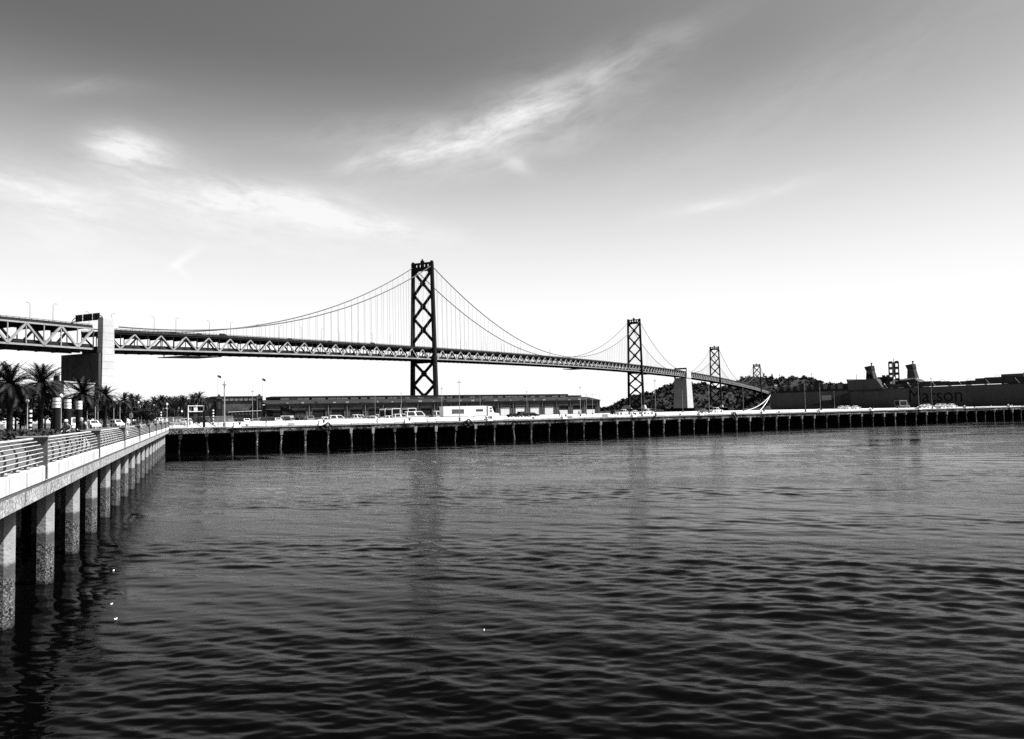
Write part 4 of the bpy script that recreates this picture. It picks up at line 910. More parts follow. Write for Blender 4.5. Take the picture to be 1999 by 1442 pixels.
# ------------------------------------------------------------------ vehicles
def car_parts(root, L, Wd, belt, H_, prof, cabin, paint, glassy=None, wheel_r=.33, lights=True):
    """prof: lower-body side outline (x, z); cabin: (x_rear_belt, x_front_belt, x_rear_roof, x_front_roof)"""
    hw = Wd / 2
    b = MB(); n = len(prof)
    inset = .93
    vs = [(x, -hw * inset, z) for x, z in prof] + [(x, -hw, z) for x, z in prof] + [(x, hw, z) for x, z in prof] + [(x, hw * inset, z) for x, z in prof]
    cx_, cz_ = sum(x for x, z in prof) / n, sum(z for x, z in prof) / n
    vs = [(cx_ + (x - cx_) * .97, y, cz_ + (z - cz_) * .95) if abs(y) < hw * .99 and False else (x, y, z) for x, y, z in vs]
    fs = [(k * n + i, k * n + (i + 1) % n, (k + 1) * n + (i + 1) % n, (k + 1) * n + i) for k in range(3) for i in range(n)] + [tuple(range(n)), tuple(range(4 * n - 1, 3 * n - 1, -1))]
    b.add(vs, fs); body = b.build('body', paint, root)
    if cabin:
        rb, fb, rr_, fr_ = cabin; t0 = hw * .93; t1 = hw * .76
        b = MB(); B4 = [(rb, -t0, belt), (fb, -t0, belt), (fb, t0, belt), (rb, t0, belt)]; T4 = [(rr_, -t1, H_ - .04), (fr_, -t1, H_ - .04), (fr_, t1, H_ - .04), (rr_, t1, H_ - .04)]
        b.hexa(B4, T4); b.hexa([(rr_ - .03, -t1 - .02, H_ - .04), (fr_ + .05, -t1 - .02, H_ - .04), (fr_ + .05, t1 + .02, H_ - .04), (rr_ - .03, t1 + .02, H_ - .04)], [(rr_ + .1, -t1 * .85, H_), (fr_ - .1, -t1 * .85, H_), (fr_ - .1, t1 * .85, H_), (rr_ + .1, t1 * .85, H_)])
        b.build('cabin', paint, root)
        def pane(a, b_, c, d, off, nm):
            """four corners, inset and pushed out a little"""
            P = [Vector(a), Vector(b_), Vector(c), Vector(d)]; ce = sum(P, Vector()) / 4
            nn = (P[1] - P[0]).cross(P[3] - P[0]).normalized()
            if nn.dot(Vector(off)) < 0: nn = -nn
            Q = [ce + (p - ce) * .84 + nn * .012 for p in P]; m_ = MB(); m_.hexa([q - nn * .02 for q in Q], Q); m_.build(nm, M['glass'], root)
        pane(B4[1], B4[2], T4[2], T4[1], (1, 0, .3), 'windscreen'); pane(B4[3], B4[0], T4[0], T4[3], (-1, 0, .3), 'rear_window')
        for sy in (0, 1):
            A, Bq, Tq, Dq = (B4[0], B4[1], T4[1], T4[0]) if sy == 0 else (B4[3], B4[2], T4[2], T4[3])
            off = (0, -1, .2) if sy == 0 else (0, 1, .2)
            mid = lambda p, q, t: tuple(Vector(p).lerp(Vector(q), t))
            pane(A, mid(A, Bq, .49), mid(Dq, Tq, .49), Dq, off, 'side_window'); pane(mid(A, Bq, .51), Bq, Tq, mid(Dq, Tq, .51), off, 'side_window')
    for sx_ in (-1, 1):
        for sy in (-1, 1):
            b = MB(); b.tube((sx_ * L * .31, sy * (hw - .22), wheel_r), (sx_ * L * .31, sy * (hw + .01), wheel_r), wheel_r, wheel_r, 14); w_ = b.build('wheel', M['tyre'], root)
            b = MB(); b.tube((sx_ * L * .31, sy * (hw + .005), wheel_r), (sx_ * L * .31, sy * (hw + .02), wheel_r), wheel_r * .6, wheel_r * .55, 10); b.build('rim', M['grey'], w_)
    if lights:
        for sy in (-1, 1):
            b = MB(); b.box(L / 2 - .06, L / 2 + .015, sy * hw * .72 - .18, sy * hw * .72 + .18, belt - .32, belt - .16); b.build('headlight', M['white'], root)
            b = MB(); b.box(-L / 2 - .015, -L / 2 + .06, sy * hw * .76 - .13, sy * hw * .76 + .13, belt - .30, belt - .1); b.build('tail_light', M['grey'], root)
    return body
def make_vehicle(kind, paint):
    r_ = bpy.data.objects.new({'sedan': 'sedan_car', 'suv': 'sport_utility_car', 'van': 'van', 'pickup': 'pickup_truck', 'box': 'box_truck'}[kind], None); COL.objects.link(r_)
    P = M[paint]
    if kind == 'sedan':
        car_parts(r_, 4.6, 1.8, .92, 1.43, [(-2.3, .35), (-2.25, .25), (2.2, .22), (2.3, .4), (2.27, .68), (1.2, .86), (.95, .92), (-1.6, .95), (-2.25, .9)], (-1.55, 1.0, -.95, .25), P)
    elif kind == 'suv':
        car_parts(r_, 4.8, 1.95, 1.08, 1.8, [(-2.4, .4), (-2.35, .3), (2.35, .3), (2.4, .5), (2.36, .85), (1.35, 1.02), (1.1, 1.08), (-2.3, 1.1), (-2.38, .9)], (-2.28, 1.15, -2.0, .45), P, wheel_r=.38)
    elif kind == 'van':
        car_parts(r_, 5.6, 2.05, 1.25, 2.35, [(-2.8, .4), (-2.75, .3), (2.7, .3), (2.8, .5), (2.76, .95), (2.2, 1.15), (2.05, 1.25), (-2.75, 1.27)], (-2.74, 2.1, -2.66, 1.35), P, wheel_r=.37)
    elif kind == 'pickup':
        car_parts(r_, 5.6, 2.0, 1.1, 1.85, [(-2.8, .5), (-2.75, .38), (2.7, .38), (2.8, .6), (2.75, .98), (1.5, 1.08), (1.3, 1.1), (-2.78, 1.12)], (-.75, 1.4, -.55, .7), P, wheel_r=.4)
        b = MB(); b.box(-2.7, -.85, -.85, .85, 1.125, 1.14); b.build('bed_liner', M['black'], r_)
    elif kind == 'box':
        car_parts(r_, 7.2, 2.2, 1.35, 2.4, [(-3.5, .5), (3.4, .4), (3.6, .6), (3.55, 1.15), (2.9, 1.3), (2.7, 1.35), (1.6, 1.35), (1.55, .8), (-3.5, .8)], (1.62, 2.75, 1.65, 2.35), P, wheel_r=.42)
        b = MB(); b.box(-3.6, 1.4, -1.15, 1.15, .85, 3.3); cb_ = b.build('cargo_box', P, r_)
        b = MB(); b.box(-3.64, -3.605, -.95, .95, 1.05, 3.1); b.build('rear_door', M['black'], cb_)
        for sy in (-1, 1): b = MB(); b.box(-3.2, 1.0, sy * 1.155 - .01, sy * 1.155 + .01, 1.2, 2.9); b.build('side_panel', M['black'], cb_)
    return r_
PROTO = {}
def vehicle(kind, paint, x, y, z, rot, label, group):
    key = (kind, paint)
    if key not in PROTO: PROTO[key] = o = make_vehicle(kind, paint)
    else: o = copy_tree(PROTO[key])
    o.location = (x, y, z); o.rotation_euler = (0, 0, rot); o.scale = (1.02,) * 3
    return tag(o, label, {'sedan': 'car', 'suv': 'car', 'van': 'van', 'pickup': 'pickup truck', 'box': 'truck'}[kind], group)
names_ = {'sedan': 'sedan', 'suv': 'sport utility car', 'van': 'van', 'pickup': 'pickup', 'box': 'box truck'}
cars = []   # (photo column, distance, kind, paint, heading offset)
row1 = [452, 466, 480, 497, 512, 528, 541, 556, 571, 585, 602, 617]
kinds = ['sedan', 'suv', 'sedan', 'sedan', 'suv', 'pickup', 'sedan', 'suv', 'sedan', 'van', 'suv', 'sedan']
paints = ['grey', 'black', 'white', 'grey', 'black', 'black', 'white', 'black', 'grey', 'black', 'grey', 'black']
for px, k_, p_ in zip(row1, kinds, paints): cars.append((px, 205 + (px % 7) * 2.2, k_, p_, 1.57))
row2 = [(632, 'sedan', 'white'), (646, 'suv', 'black'), (659, 'sedan', 'white'), (668, 'sedan', 'black'), (684, 'sedan', 'black'), (699, 'suv', 'white'), (713, 'sedan', 'grey'), (726, 'sedan', 'white'), (739, 'suv', 'white'), (752, 'box', 'white'), (765.5, 'box', 'white'), (777, 'suv', 'white'), (796, 'box', 'white'), (811, 'sedan', 'white'), (823, 'pickup', 'grey'), (834, 'sedan', 'black')]
for px, k_, p_ in row2: cars.append((px, 213 + (px % 5) * 2.5, k_, p_, 1.57 if k_ != 'box' else 1.5))
cars += [(640, 189, 'sedan', 'white', 0.05), (661, 188, 'suv', 'white', 0), (694, 190, 'pickup', 'white', 0), (722, 193, 'sedan', 'grey', .1), (760, 197, 'sedan', 'white', 0), (785, 199, 'suv', 'white', .02), (812, 202, 'van', 'white', 0)]
cars += [(868, 206, 'van', 'white', 0.0), (1003, 262, 'sedan', 'black', .1), (1022, 268, 'suv', 'black', .2), (1040, 280, 'sedan', 'black', 0), (1204, 300, 'suv', 'black', .05), (1217, 276, 'pickup', 'white', 0), (1262, 283, 'pickup', 'white', .1), (1240, 300, 'sedan', 'white', 0), (1374, 292, 'sedan', 'grey', 0), (1398, 305, 'pickup', 'white', .1), (1644, 372, 'sedan', 'white', 0), (1655, 366, 'sedan', 'white', 0), (1671, 360, 'sedan', 'white', 0), (1762, 340, 'box', 'grey', 0), (1804, 332, 'sedan', 'white', 0.1), (1812, 326, 'sedan', 'white', 0), (1834, 322, 'sedan', 'white', 0.1), (1843, 318, 'sedan', 'white', 0), (1858, 315, 'sedan', 'white', 0)]
cars.sort(key=lambda c: (c[0], c[1]))
cnt = {}
for px, Y, k_, p_, rot in cars:
    x, y = ground_at(px, Y)
    c_ = cnt[(k_, p_)] = cnt.get((k_, p_), -1) + 1
    col_ = {'white': 'white', 'black': 'black', 'grey': 'grey'}[p_]
    vehicle(k_, p_, x, y, PDK + .004, PANG + rot, f'{col_} {names_[k_]} parked on the pier, {ORD[c_]} {col_} {names_[k_]} from the left', 'vehicles parked on the pier')
# semi-trailer
x, y = ground_at(913, 204)
semi = thing('semi_trailer_truck', 'long white semi-trailer truck parked along the pier edge', 'truck', (x, y, PDK), rotz=PANG, world_coords=False); semi.scale = (.9, .9, .85)
b = MB(); b.box(-8.2, 5.4, -1.28, 1.28, 1.15, 4.1); tr = b.build('trailer', M['white'], semi)
b = MB(); b.box(-5.6, -1.8, -1.31, -1.285, 1.9, 3.2); b.build('side_print', M['banner'], tr)
b = MB(); b.box(2.0, 4.3, -1.31, -1.285, 2.45, 3.1); sg_ = b.build('side_sign', M['black'], tr)
b = MB()
for i in range(9): b.box(2.1 + i * .235, 2.25 + i * .235, -1.32, -1.312, 2.62 + .06 * (i % 2), 2.9 - .05 * (i % 3))
tag(b.build('sign_print', M['grey'], sg_), kind='stuff')
b = MB(); b.box(-8.0, 5.2, -1.1, 1.1, .85, 1.14); b.build('chassis', M['black'], semi)
b = MB(); b.prism([(5.9, .55), (9.6, .55), (9.7, 1.0), (9.6, 1.75), (8.2, 1.95), (7.9, 2.1), (7.5, 3.1), (7.2, 3.9), (5.9, 4.0)], -1.2, 1.2, lambda a, z, c: (a, c, z)); cab = b.build('cab', M['white'], semi)
for z_ in (2.3, 3.1): b = MB(); b.box(6.5, 7.2, -1.23, -1.2, z_, z_ + .42); b.build('side_window', M['glass'], cab)
b = MB(); b.hexa([(7.93, -1.05, 2.15), (7.98, -1.05, 2.15), (7.98, 1.05, 2.15), (7.93, 1.05, 2.15)], [(7.55, -1.0, 3.1), (7.6, -1.0, 3.1), (7.6, 1.0, 3.1), (7.55, 1.0, 3.1)]); b.build('windscreen', M['glass'], cab)
b = MB(); b.tube((5.75, -1.0, 1.2), (5.75, -1.0, 4.3), .1, .1, 8); b.build('exhaust_stack', M['grey'], cab)
for xw in (-7.2, -6.0, 6.2, 7.3, 9.0):
    for sy in (-1, 1):
        if xw == 7.3: continue
        b = MB(); b.tube((xw, sy * .95, .5), (xw, sy * 1.22, .5), .5, .5, 14); w_ = b.build('wheel', M['tyre'], semi)
        b = MB(); b.tube((xw, sy * 1.22, .5), (xw, sy * 1.24, .5), .28, .26, 10); b.build('rim', M['grey'], w_)
# vehicles on the road at left and on the bridge
RANG = math.atan2(WD.y, WD.x)
for px, Y, k_, p_, rot, lb in ((182, 178, 'suv', 'white', -2.75, 'white sport utility car on the road right of the third banded column'), (229, 205, 'suv', 'white', -2.7, 'white sport utility car on the road under the fifth palm'), (262, 230, 'sedan', 'black', 0, 'black sedan on the road under the traffic signals'), (285, 245, 'suv', 'black', 0, 'black sport utility car on the road beyond the traffic signals'), (306, 262, 'sedan', 'grey', 0, 'grey sedan on the road before the far palms'), (318, 255, 'sedan', 'white', .4, 'white sedan at the far end of the wharf'), (345, 215, 'sedan', 'white', 1.2, 'white sedan parked before the pier gate'), (357, 225, 'suv', 'white', 1.3, 'white sport utility car beside the pier gate fence'), (145, 150, 'van', 'white', -2.8, 'white van half hidden behind the third banded column'), (20, 190, 'sedan', 'white', 0, 'white sedan under the leftmost palm')):
    x, y = ground_at(px, Y); vehicle(k_, p_, x, y, 4.65, RANG + rot, lb, 'vehicles on the shore road')
BRANG = math.atan2(BD.y, BD.x)
for i, (s, l, k_) in enumerate(((-281, 5, 'suv'), (-262, 6, 'van'), (-236, 5, 'sedan'), (-196, 6, 'suv'), (-148, 5, 'suv'), (-92, 6, 'van'), (150, 6, 'suv'))):
    p = BR(s, l, zt(s) - 1.08); vehicle(k_, 'black', p[0], p[1], p[2], BRANG, f'dark {names_[k_]} driving on the upper bridge deck, {ORD[i]} from the white pylon', 'vehicles on the bridge deck')

# ------------------------------------------------------------------ palms and trees
def frond_mesh(L, droop, curl, seed, wid=.62):
    g_ = np.random.default_rng(seed); V, F = [], []
    n = 18; pts = []; ang = 0.0; p = np.array([0., 0., 0.])
    for i in range(n + 1):
        pts.append(p.copy()); ang -= droop / n * (0.4 + 1.2 * i / n); p = p + np.array([math.cos(ang), curl * i / n * .06, math.sin(ang)]) * L / n
    for i in range(n):
        w0, w1 = .05 * (1 - i / n) + .012, .05 * (1 - (i + 1) / n) + .012; k = len(V)
        V += [pts[i] + [0, -w0, 0], pts[i] + [0, w0, 0], pts[i + 1] + [0, w1, 0], pts[i + 1] + [0, -w1, 0]]; F.append((k, k + 1, k + 2, k + 3))
        if i < 1: continue
        d = pts[i + 1] - pts[i]; d /= np.linalg.norm(d); upv = np.array([-d[2], 0, d[0]])
        for half in (0, .33, .67):
            base = pts[i] + (pts[i + 1] - pts[i]) * half
            ll = wid * math.sin(math.pi * min(.97, (i + half) / n * .86 + .14)) ** .7 * (.85 + .3 * g_.random())
            for sy in (-1, 1):
                tip = base + d * ll * .62 + np.array([0, sy * ll * .78, 0]) + upv * ll * (.25 - .3 * g_.random())
                k = len(V); V += [base - d * .035, base + d * .04, tip + d * .012, tip - d * .012]; F.append((k, k + 1, k + 2, k + 3))
    me = bpy.data.meshes.new('frond'); me.from_pydata([tuple(map(float, v)) for v in V], [], F); me.materials.append(M['frond']); return me
FR = [frond_mesh(3.6, .6, 1, 1, .5), frond_mesh(3.9, .95, -1, 2, .52), frond_mesh(3.4, 1.5, .5, 3, .55), frond_mesh(3.9, 1.25, -.6, 4, .55)]
def palm_trunk(H_):
    m_ = MB(); prof_ = [(.62, -.3), (.5, .3)]
    for i in range(1, 15): z = H_ * i / 15; prof_.append((.40 - .06 * i / 15 + (.025 if i % 2 else -.01), z))
    prof_ += [(.42, H_ * .93), (.62, H_ * .97), (.55, H_ * 1.02), (.2, H_ * 1.05)]
    m_.lathe(prof_, 12); return m_.mesh('trunk', M['bark'])
def fronds(n, g_):
    out = []
    for i in range(n):
        q = (i + .5) / n; e = 82 - 132 * q ** .85 + g_.normal(0, 5); a = i * 137.5 + g_.normal(0, 10)
        out.append((int(g_.integers(0, 2)) if e > 25 else int(g_.integers(1, 4)), math.radians(a), math.radians(e), g_.normal(0, .25), (.74 + .30 * math.cos(math.radians(e))) * (.9 + .25 * g_.random())))
    return out
palms = [(-14, 748, 118, 1.2, 1), (20, 750, 116, 1.2, 1), (80, 748, 126, 1.25, 1), (161, 768, 138, 1.08, 1), (205, 772, 196, 1.0, 1), (242, 781, 232, .98, 1), (104, 782, 150, 7.4, 0),
         (300, 790, 330, 9.0, 0), (308, 793, 320, 9.0, 0), (322, 789, 318, 9.4, 0), (336, 794, 345, 9.0, 0), (352, 788, 310, 9.6, 0), (376, 786, 268, 10.2, 0), (388, 783, 262, 10.6, 0), (285, 795, 360, 9.0, 0), (364, 795, 330, 9, 0), (257, 786, 262, 9, 0), (268, 789, 280, 9, 0), (315, 788, 300, 9, 0), (330, 790, 322, 9, 0), (344, 789, 315, 9, 0), (359, 789, 300, 9, 0), (398, 795, 340, 9, 0)]
pl = ['palm cut off by the left picture edge', 'big palm in front of the leftmost lamp post', 'tallest big palm left of the dark bridge bent', 'big palm standing before the dark bridge bent', 'palm standing below the white bridge pylon', 'palm just right of the white bridge pylon', 'short palm behind the first banded column', 'small far palm right of the traffic signals', 'small far palm, second right of the traffic signals', 'small far palm, third right of the traffic signals', 'small far palm beside the far striped pole', 'small far palm above the wharf end', 'left one of the twin palms beside the pier gate', 'right and taller one of the twin palms beside the pier gate', 'small far palm close behind the traffic signals', 'small far palm just left of the twin palms', 'mid-distance palm left of the square road sign', 'mid-distance palm just left of the traffic signals', 'far palm left of the far striped pole', 'far palm right of the far striped pole', 'far palm over the far end of the wharf', 'far palm left of the leaning pier gate', 'far palm right of the twin palms']
g = np.random.default_rng(21)
for (px, pyc, Y, hc, near), lb in zip(palms, pl):
    c = at(px, pyc - (6 if px > 250 else 0), Y); x, y = c.x, Y; z0 = 4.62; H_ = c.z - z0
    t = thing('palm_tree', lb, 'palm tree', (x, y, z0), 'palms along the shore road', world_coords=False, rotz=g.random() * 6)
    obj('trunk', palm_trunk(H_), t)
    fl = fronds(72 if near else 60, g); sc_ = hc
    if near:
        for vi, a, e, roll, s_ in fl:
            o = obj('frond', FR[vi], t); o.location = (0, 0, H_ * 1.0); o.scale = (s_ * sc_,) * 3
            o.rotation_euler = (Matrix.Rotation(a, 3, 'Z') @ Matrix.Rotation(-e, 3, 'Y') @ Matrix.Rotation(roll, 3, 'X')).to_euler()
    else:
        V_, F_ = [], []
        for vi, a, e, roll, s_ in fl:
            Rm = np.array(Matrix.Rotation(a, 3, 'Z') @ Matrix.Rotation(-e, 3, 'Y') @ Matrix.Rotation(roll, 3, 'X')); me = FR[vi]; s_ *= 1.12
            co = np.empty(len(me.vertices) * 3); me.vertices.foreach_get('co', co); co = co.reshape(-1, 3) @ Rm.T * s_ * .82 + [0, 0, H_]
            k = len(V_); V_ += list(co); F_ += [tuple(i + k for i in p.vertices) for p in me.polygons]
        tag(obj('crown', cloud_mesh('crown', V_, F_, M['frond']), t), kind='stuff')
def tree_mesh(seed, rx, rz, n):
    g_ = np.random.default_rng(seed); V, F = [], []
    for i in range(26):
        d = g_.normal(size=3); d /= np.linalg.norm(d); c = d * [rx, rx, rz] * (.45 + .4 * g_.random())
        leaf_cloud(c[0], c[1], c[2], rx * .36, rz * .34, n // 26, .17, V, F, g_)
    return cloud_mesh('crown', V, F, M['leaf'])
TM = [tree_mesh(1, 3.2, 2.5, 3200), tree_mesh(2, 3.8, 2.6, 3400), tree_mesh(3, 2.8, 2.8, 3000)]
def limbs(seed, H_):
    g_ = np.random.default_rng(seed); m_ = MB(); m_.tube((0, 0, -.2), (.1, 0, H_ * .55), .2, .14, 8)
    for i in range(7):
        a = i * 2.4 + g_.random(); e = .5 + .5 * g_.random(); L = H_ * .45
        p = Vector((.1, 0, H_ * (.38 + .03 * i))); q = p + Vector((math.cos(a) * math.cos(e), math.sin(a) * math.cos(e), math.sin(e))) * L; m_.tube(p, q, .08, .03, 6)
    return m_.mesh('trunk', M['bark'])
LM = [limbs(4, 5.0), limbs(5, 5.4)]
trees = [(-8, 155), (18, 170), (40, 150), (62, 175), (88, 160), (118, 172), (128, 200), (146, 215), (176, 225), (190, 250), (216, 262), (232, 280), (256, 265), (270, 285), (284, 270), (296, 300), (312, 420), (340, 430), (366, 400), (30, 140), (100, 145), (160, 190), (204, 235), (245, 250), (263, 240), (305, 310), (330, 330), (290, 235)]
tl = ['at the left picture edge', 'behind the leftmost big palm', 'behind the striped pole', 'between the striped pole and the tallest palm', 'just right of the tallest palm trunk', 'behind the first banded column', 'behind the second banded column', 'behind the third banded column', 'above the nearer white car', 'between the two white cars', 'above the farther white car', 'right of the palm by the white pylon', 'left of the traffic signals', 'behind the traffic signals', 'right of the traffic signals', 'before the small far palms', 'far behind the small palms, left', 'far behind the small palms, middle', 'far behind the twin palms', 'just right of the leftmost big palm', 'behind the short palm', 'behind the palm before the dark bent', 'behind the palm below the white pylon', 'behind the palm right of the white pylon', 'close left of the traffic signal mast', 'behind the leftmost small far palms', 'behind the middle small far palms', 'above the people near the wharf end']
for i, ((px, Y), lb) in enumerate(zip(trees, tl)):
    x, y = ground_at(px, Y); t = thing('street_tree', f'dark leafy street tree {lb}', 'tree', (x, y, 4.6), 'leafy trees along the road', world_coords=False, rotz=i * 1.3)
    obj('trunk', LM[i % 2], t); o = obj('crown', TM[i % 3], t); k_ = .82 if px > 240 else 1.0; o.location = (.1, 0, 4.7 * k_ ** .5 - (.6 if px > 240 else 0)); o.scale = ((1.0 + .1 * (i % 4)) * k_,) * 3

# ------------------------------------------------------------------ street furniture
def banded_column(px, Y, lb):
    x, y = ground_at(px, Y); z0 = DECK
    t = thing('banded_column', lb, 'column', (x, y, z0), 'dark columns with white bands on the promenade')
    b = MB(); b.lathe([(.40, z0), (.40, z0 + 3.15)], 24, (x, y)); smooth(b.build('shaft', M['black'], t).data) if False else b.build('shaft', M['black'], t)
    for z1, z2, rr_ in ((3.2, 3.48, .38), (3.56, 3.86, .39), (3.95, 4.3, .37)):
        b = MB(); b.lathe([(rr_, z0 + z1), (rr_, z0 + z2)], 24, (x, y)); b.build('white_band', M['white'], t)
    b = MB(); b.lathe([(.33, z0 + 3.15), (.33, z0 + 4.25)], 20, (x, y)); b.build('core', M['black'], t)
for px, Y, lb in ((110, 89, 'dark banded column, leftmost and nearest of the three'), (132, 97, 'dark banded column, middle one behind the walker in the white cap'), (154, 105, 'dark banded column, rightmost beside the bare-headed walker')): banded_column(px, Y, lb)
def street_lamp(px, Y, h_, lb, globe=True, r_=.07):
    x, y = ground_at(px, Y); z0 = 4.66
    t = thing('street_lamp', lb, 'street lamp', (x, y, z0), 'street lamps along the shore road')
    b = MB(); b.lathe([(.2, z0), (.16, z0 + .5), (r_, z0 + .6), (r_ * .8, z0 + h_)], 10, (x, y)); b.build('pole', M['white'] if r_ > .1 else M['fence'], t)
    b = MB()
    if globe: b.lathe([(.08, z0 + h_), (.24, z0 + h_ + .15), (.28, z0 + h_ + .35), (.2, z0 + h_ + .55), (.05, z0 + h_ + .65)], 12, (x, y)); b.build('globe', M['white'], t)
    else: b.beam((x - .7, y, z0 + h_), (x + .7, y, z0 + h_), .1, .1); b.box(x - .85, x - .45, y - .1, y + .1, z0 + h_ - .16, z0 + h_ - .05); b.box(x + .45, x + .85, y - .1, y + .1, z0 + h_ - .16, z0 + h_ - .05); b.build('lamp_head', M['fence'], t)
for px, Y, h_, gl, r_, lb in ((16, 124, 6.6, False, .16, 'thick white street lamp at far left before the big palm'), (53, 122, 4.6, True, .09, 'globe street lamp just left of the striped pole'), (13, 140, 2.4, True, .06, 'short globe lamp beside the thick white lamp'), (48, 150, 3.0, True, .06, 'short globe lamp behind the hedge left of the striped pole'), (119, 120, 5.2, True, .07, 'slim lamp right of the first banded column'), (186, 165, 6.8, False, .08, 'slim pale lamp over the nearer white car'), (191, 190, 6.6, False, .08, 'slim pale lamp right behind the nearer white car'), (170, 170, 5.2, True, .07, 'globe lamp right of the third banded column'), (222, 205, 6.2, False, .08, 'slim lamp before the farther white car'), (234, 200, 6.4, False, .08, 'slim lamp right of the farther white car'), (270, 250, 6.8, True, .08, 'slim lamp left of the traffic signals'), (301, 265, 6.0, True, .08, 'slim lamp before the small far palms'), (326, 225, 5.6, True, .08, 'slim lamp at the far end of the wharf')): street_lamp(px, Y, h_, lb, gl, r_)
for px, Y, h_, lb in ((59, 121, 3.9, 'black and white striped pole beside the globe lamp'), (314, 240, 4.4, 'distant black and white striped pole among the far palms'), (416, 230, 4.6, 'distant striped pole right of the pier gate')):
    x, y = ground_at(px, Y); t = thing('striped_pole', lb, 'pole', (x, y, 4.66)); n = 11
    for i in range(n):
        b = MB(); b.lathe([(.24, 4.66 + h_ * i / n), (.24, 4.66 + h_ * (i + 1) / n - .005)], 12, (x, y)); b.build('band', M['white' if i % 2 else 'black'], t)
def traffic_signal(px, Y, lb):
    x, y = ground_at(px, Y); t = thing('traffic_signal', lb, 'traffic signal', (x, y, 4.62))
    b = MB(); b.tube((x, y, 4.62), (x, y, 4.62 + 7.0), .12, .08, 8); b.build('pole', M['grey'], t)
    b = MB(); b.path([(x - 2.2, y, 11.9), (x - .8, y, 11.4), (x, y, 11.3), (x + .8, y, 11.4), (x + 2.2, y, 11.9)], .07, 6); b.build('mast_arm', M['black'], t)
    for q in (-2.2, 2.2, 0):
        b = MB(); b.box(x + q - .22, x + q + .22, y - .2, y + .2, 11.1 - (.2 if q == 0 else 0), 12.2 - (.4 if q == 0 else 0)); h2 = b.build('signal_head', M['black'], t)
        for k in range(3): b = MB(); b.tube((x + q, y - .2, 11.3 + k * .32), (x + q, y - .24, 11.3 + k * .32), .11, .11, 8); b.build('lens', M['grey'], h2)
traffic_signal(276, 250, 'traffic signal mast with two raised heads above the road')
x, y = ground_at(256, 190); t = thing('road_sign', 'pale square road sign on a post right of the farther white car', 'sign', (x, y, 4.62))
b = MB(); b.tube((x, y, 4.62), (x, y, 8.2), .05, .05, 6); b.build('post', M['fence'], t)
b = MB(); b.box(x - .4, x + .4, y - .08, y - .04, 6.9, 7.9); sgn = b.build('panel', M['white'], t)
b = MB(); b.box(x - .26, x + .26, y - .095, y - .082, 7.45, 7.62); b.box(x - .26, x + .26, y - .095, y - .082, 7.15, 7.3); tag(b.build('marking', M['grey'], sgn), kind='stuff')

# background buildings on the shore
def block(px0, px1, pyt, Y, m_, lb, rows, cols, depth=25, win='glass'):
    a = at(px0, pyt, Y); c = at(px1, pyt, Y); t = thing('shore_building', lb, 'building', ((a.x + c.x) / 2, Y, 4.6), 'buildings behind the shore trees')
    b = MB(); b.box(a.x, c.x, Y, Y + depth, 4.0, a.z); b.build('wall', M[m_], t)
    b = MB(); b.box(a.x - .4, c.x + .4, Y - .4, Y + depth, a.z, a.z + .5); b.build('parapet', M[m_], t)
    w_ = (c.x - a.x) / cols; h_ = (a.z - 5) / rows
    for r_ in range(rows):
        for q in range(cols):
            b = MB(); b.box(a.x + w_ * (q + .2), a.x + w_ * (q + .8), Y - .08, Y - .02, 5 + h_ * (r_ + .25), 5 + h_ * (r_ + .75)); b.build('window', M[win], t)
block(100, 125, 746, 345, 'fence', 'pale stepped building left of the dark bridge bent', 5, 4)
block(158, 248, 785, 420, 'white', 'long low white building behind the palms below the pylon', 2, 14)
block(296, 352, 800, 470, 'white', 'low white building glimpsed between the far palms', 2, 10)
block(350, 372, 806, 420, 'dusk', 'low dark building behind the twin palms', 2, 4)
block(398, 424, 800, 400, 'dusk', 'low dark building left of the head-house', 2, 5)
block(270, 296, 812, 380, 'white', 'small white building under the far trees', 1, 5)
t = thing('rooftop_water_unit', 'dark rooftop equipment on posts above the pale stepped building', 'equipment', tuple(at(107, 744, 350)))
for q in range(4):
    p = at(103 + 2.6 * q, 728, 350); b = MB(); b.tube((p.x, 352, p.z - 6), (p.x, 352, p.z), .18, .18, 6); b.build('post', M['dusk'], t)
p = at(103, 733, 350); p2 = at(112, 733, 350); b = MB(); b.box(p.x, p2.x, 350.5, 351.6, p.z - 3, p.z); b.build('tank', M['dusk'], t)

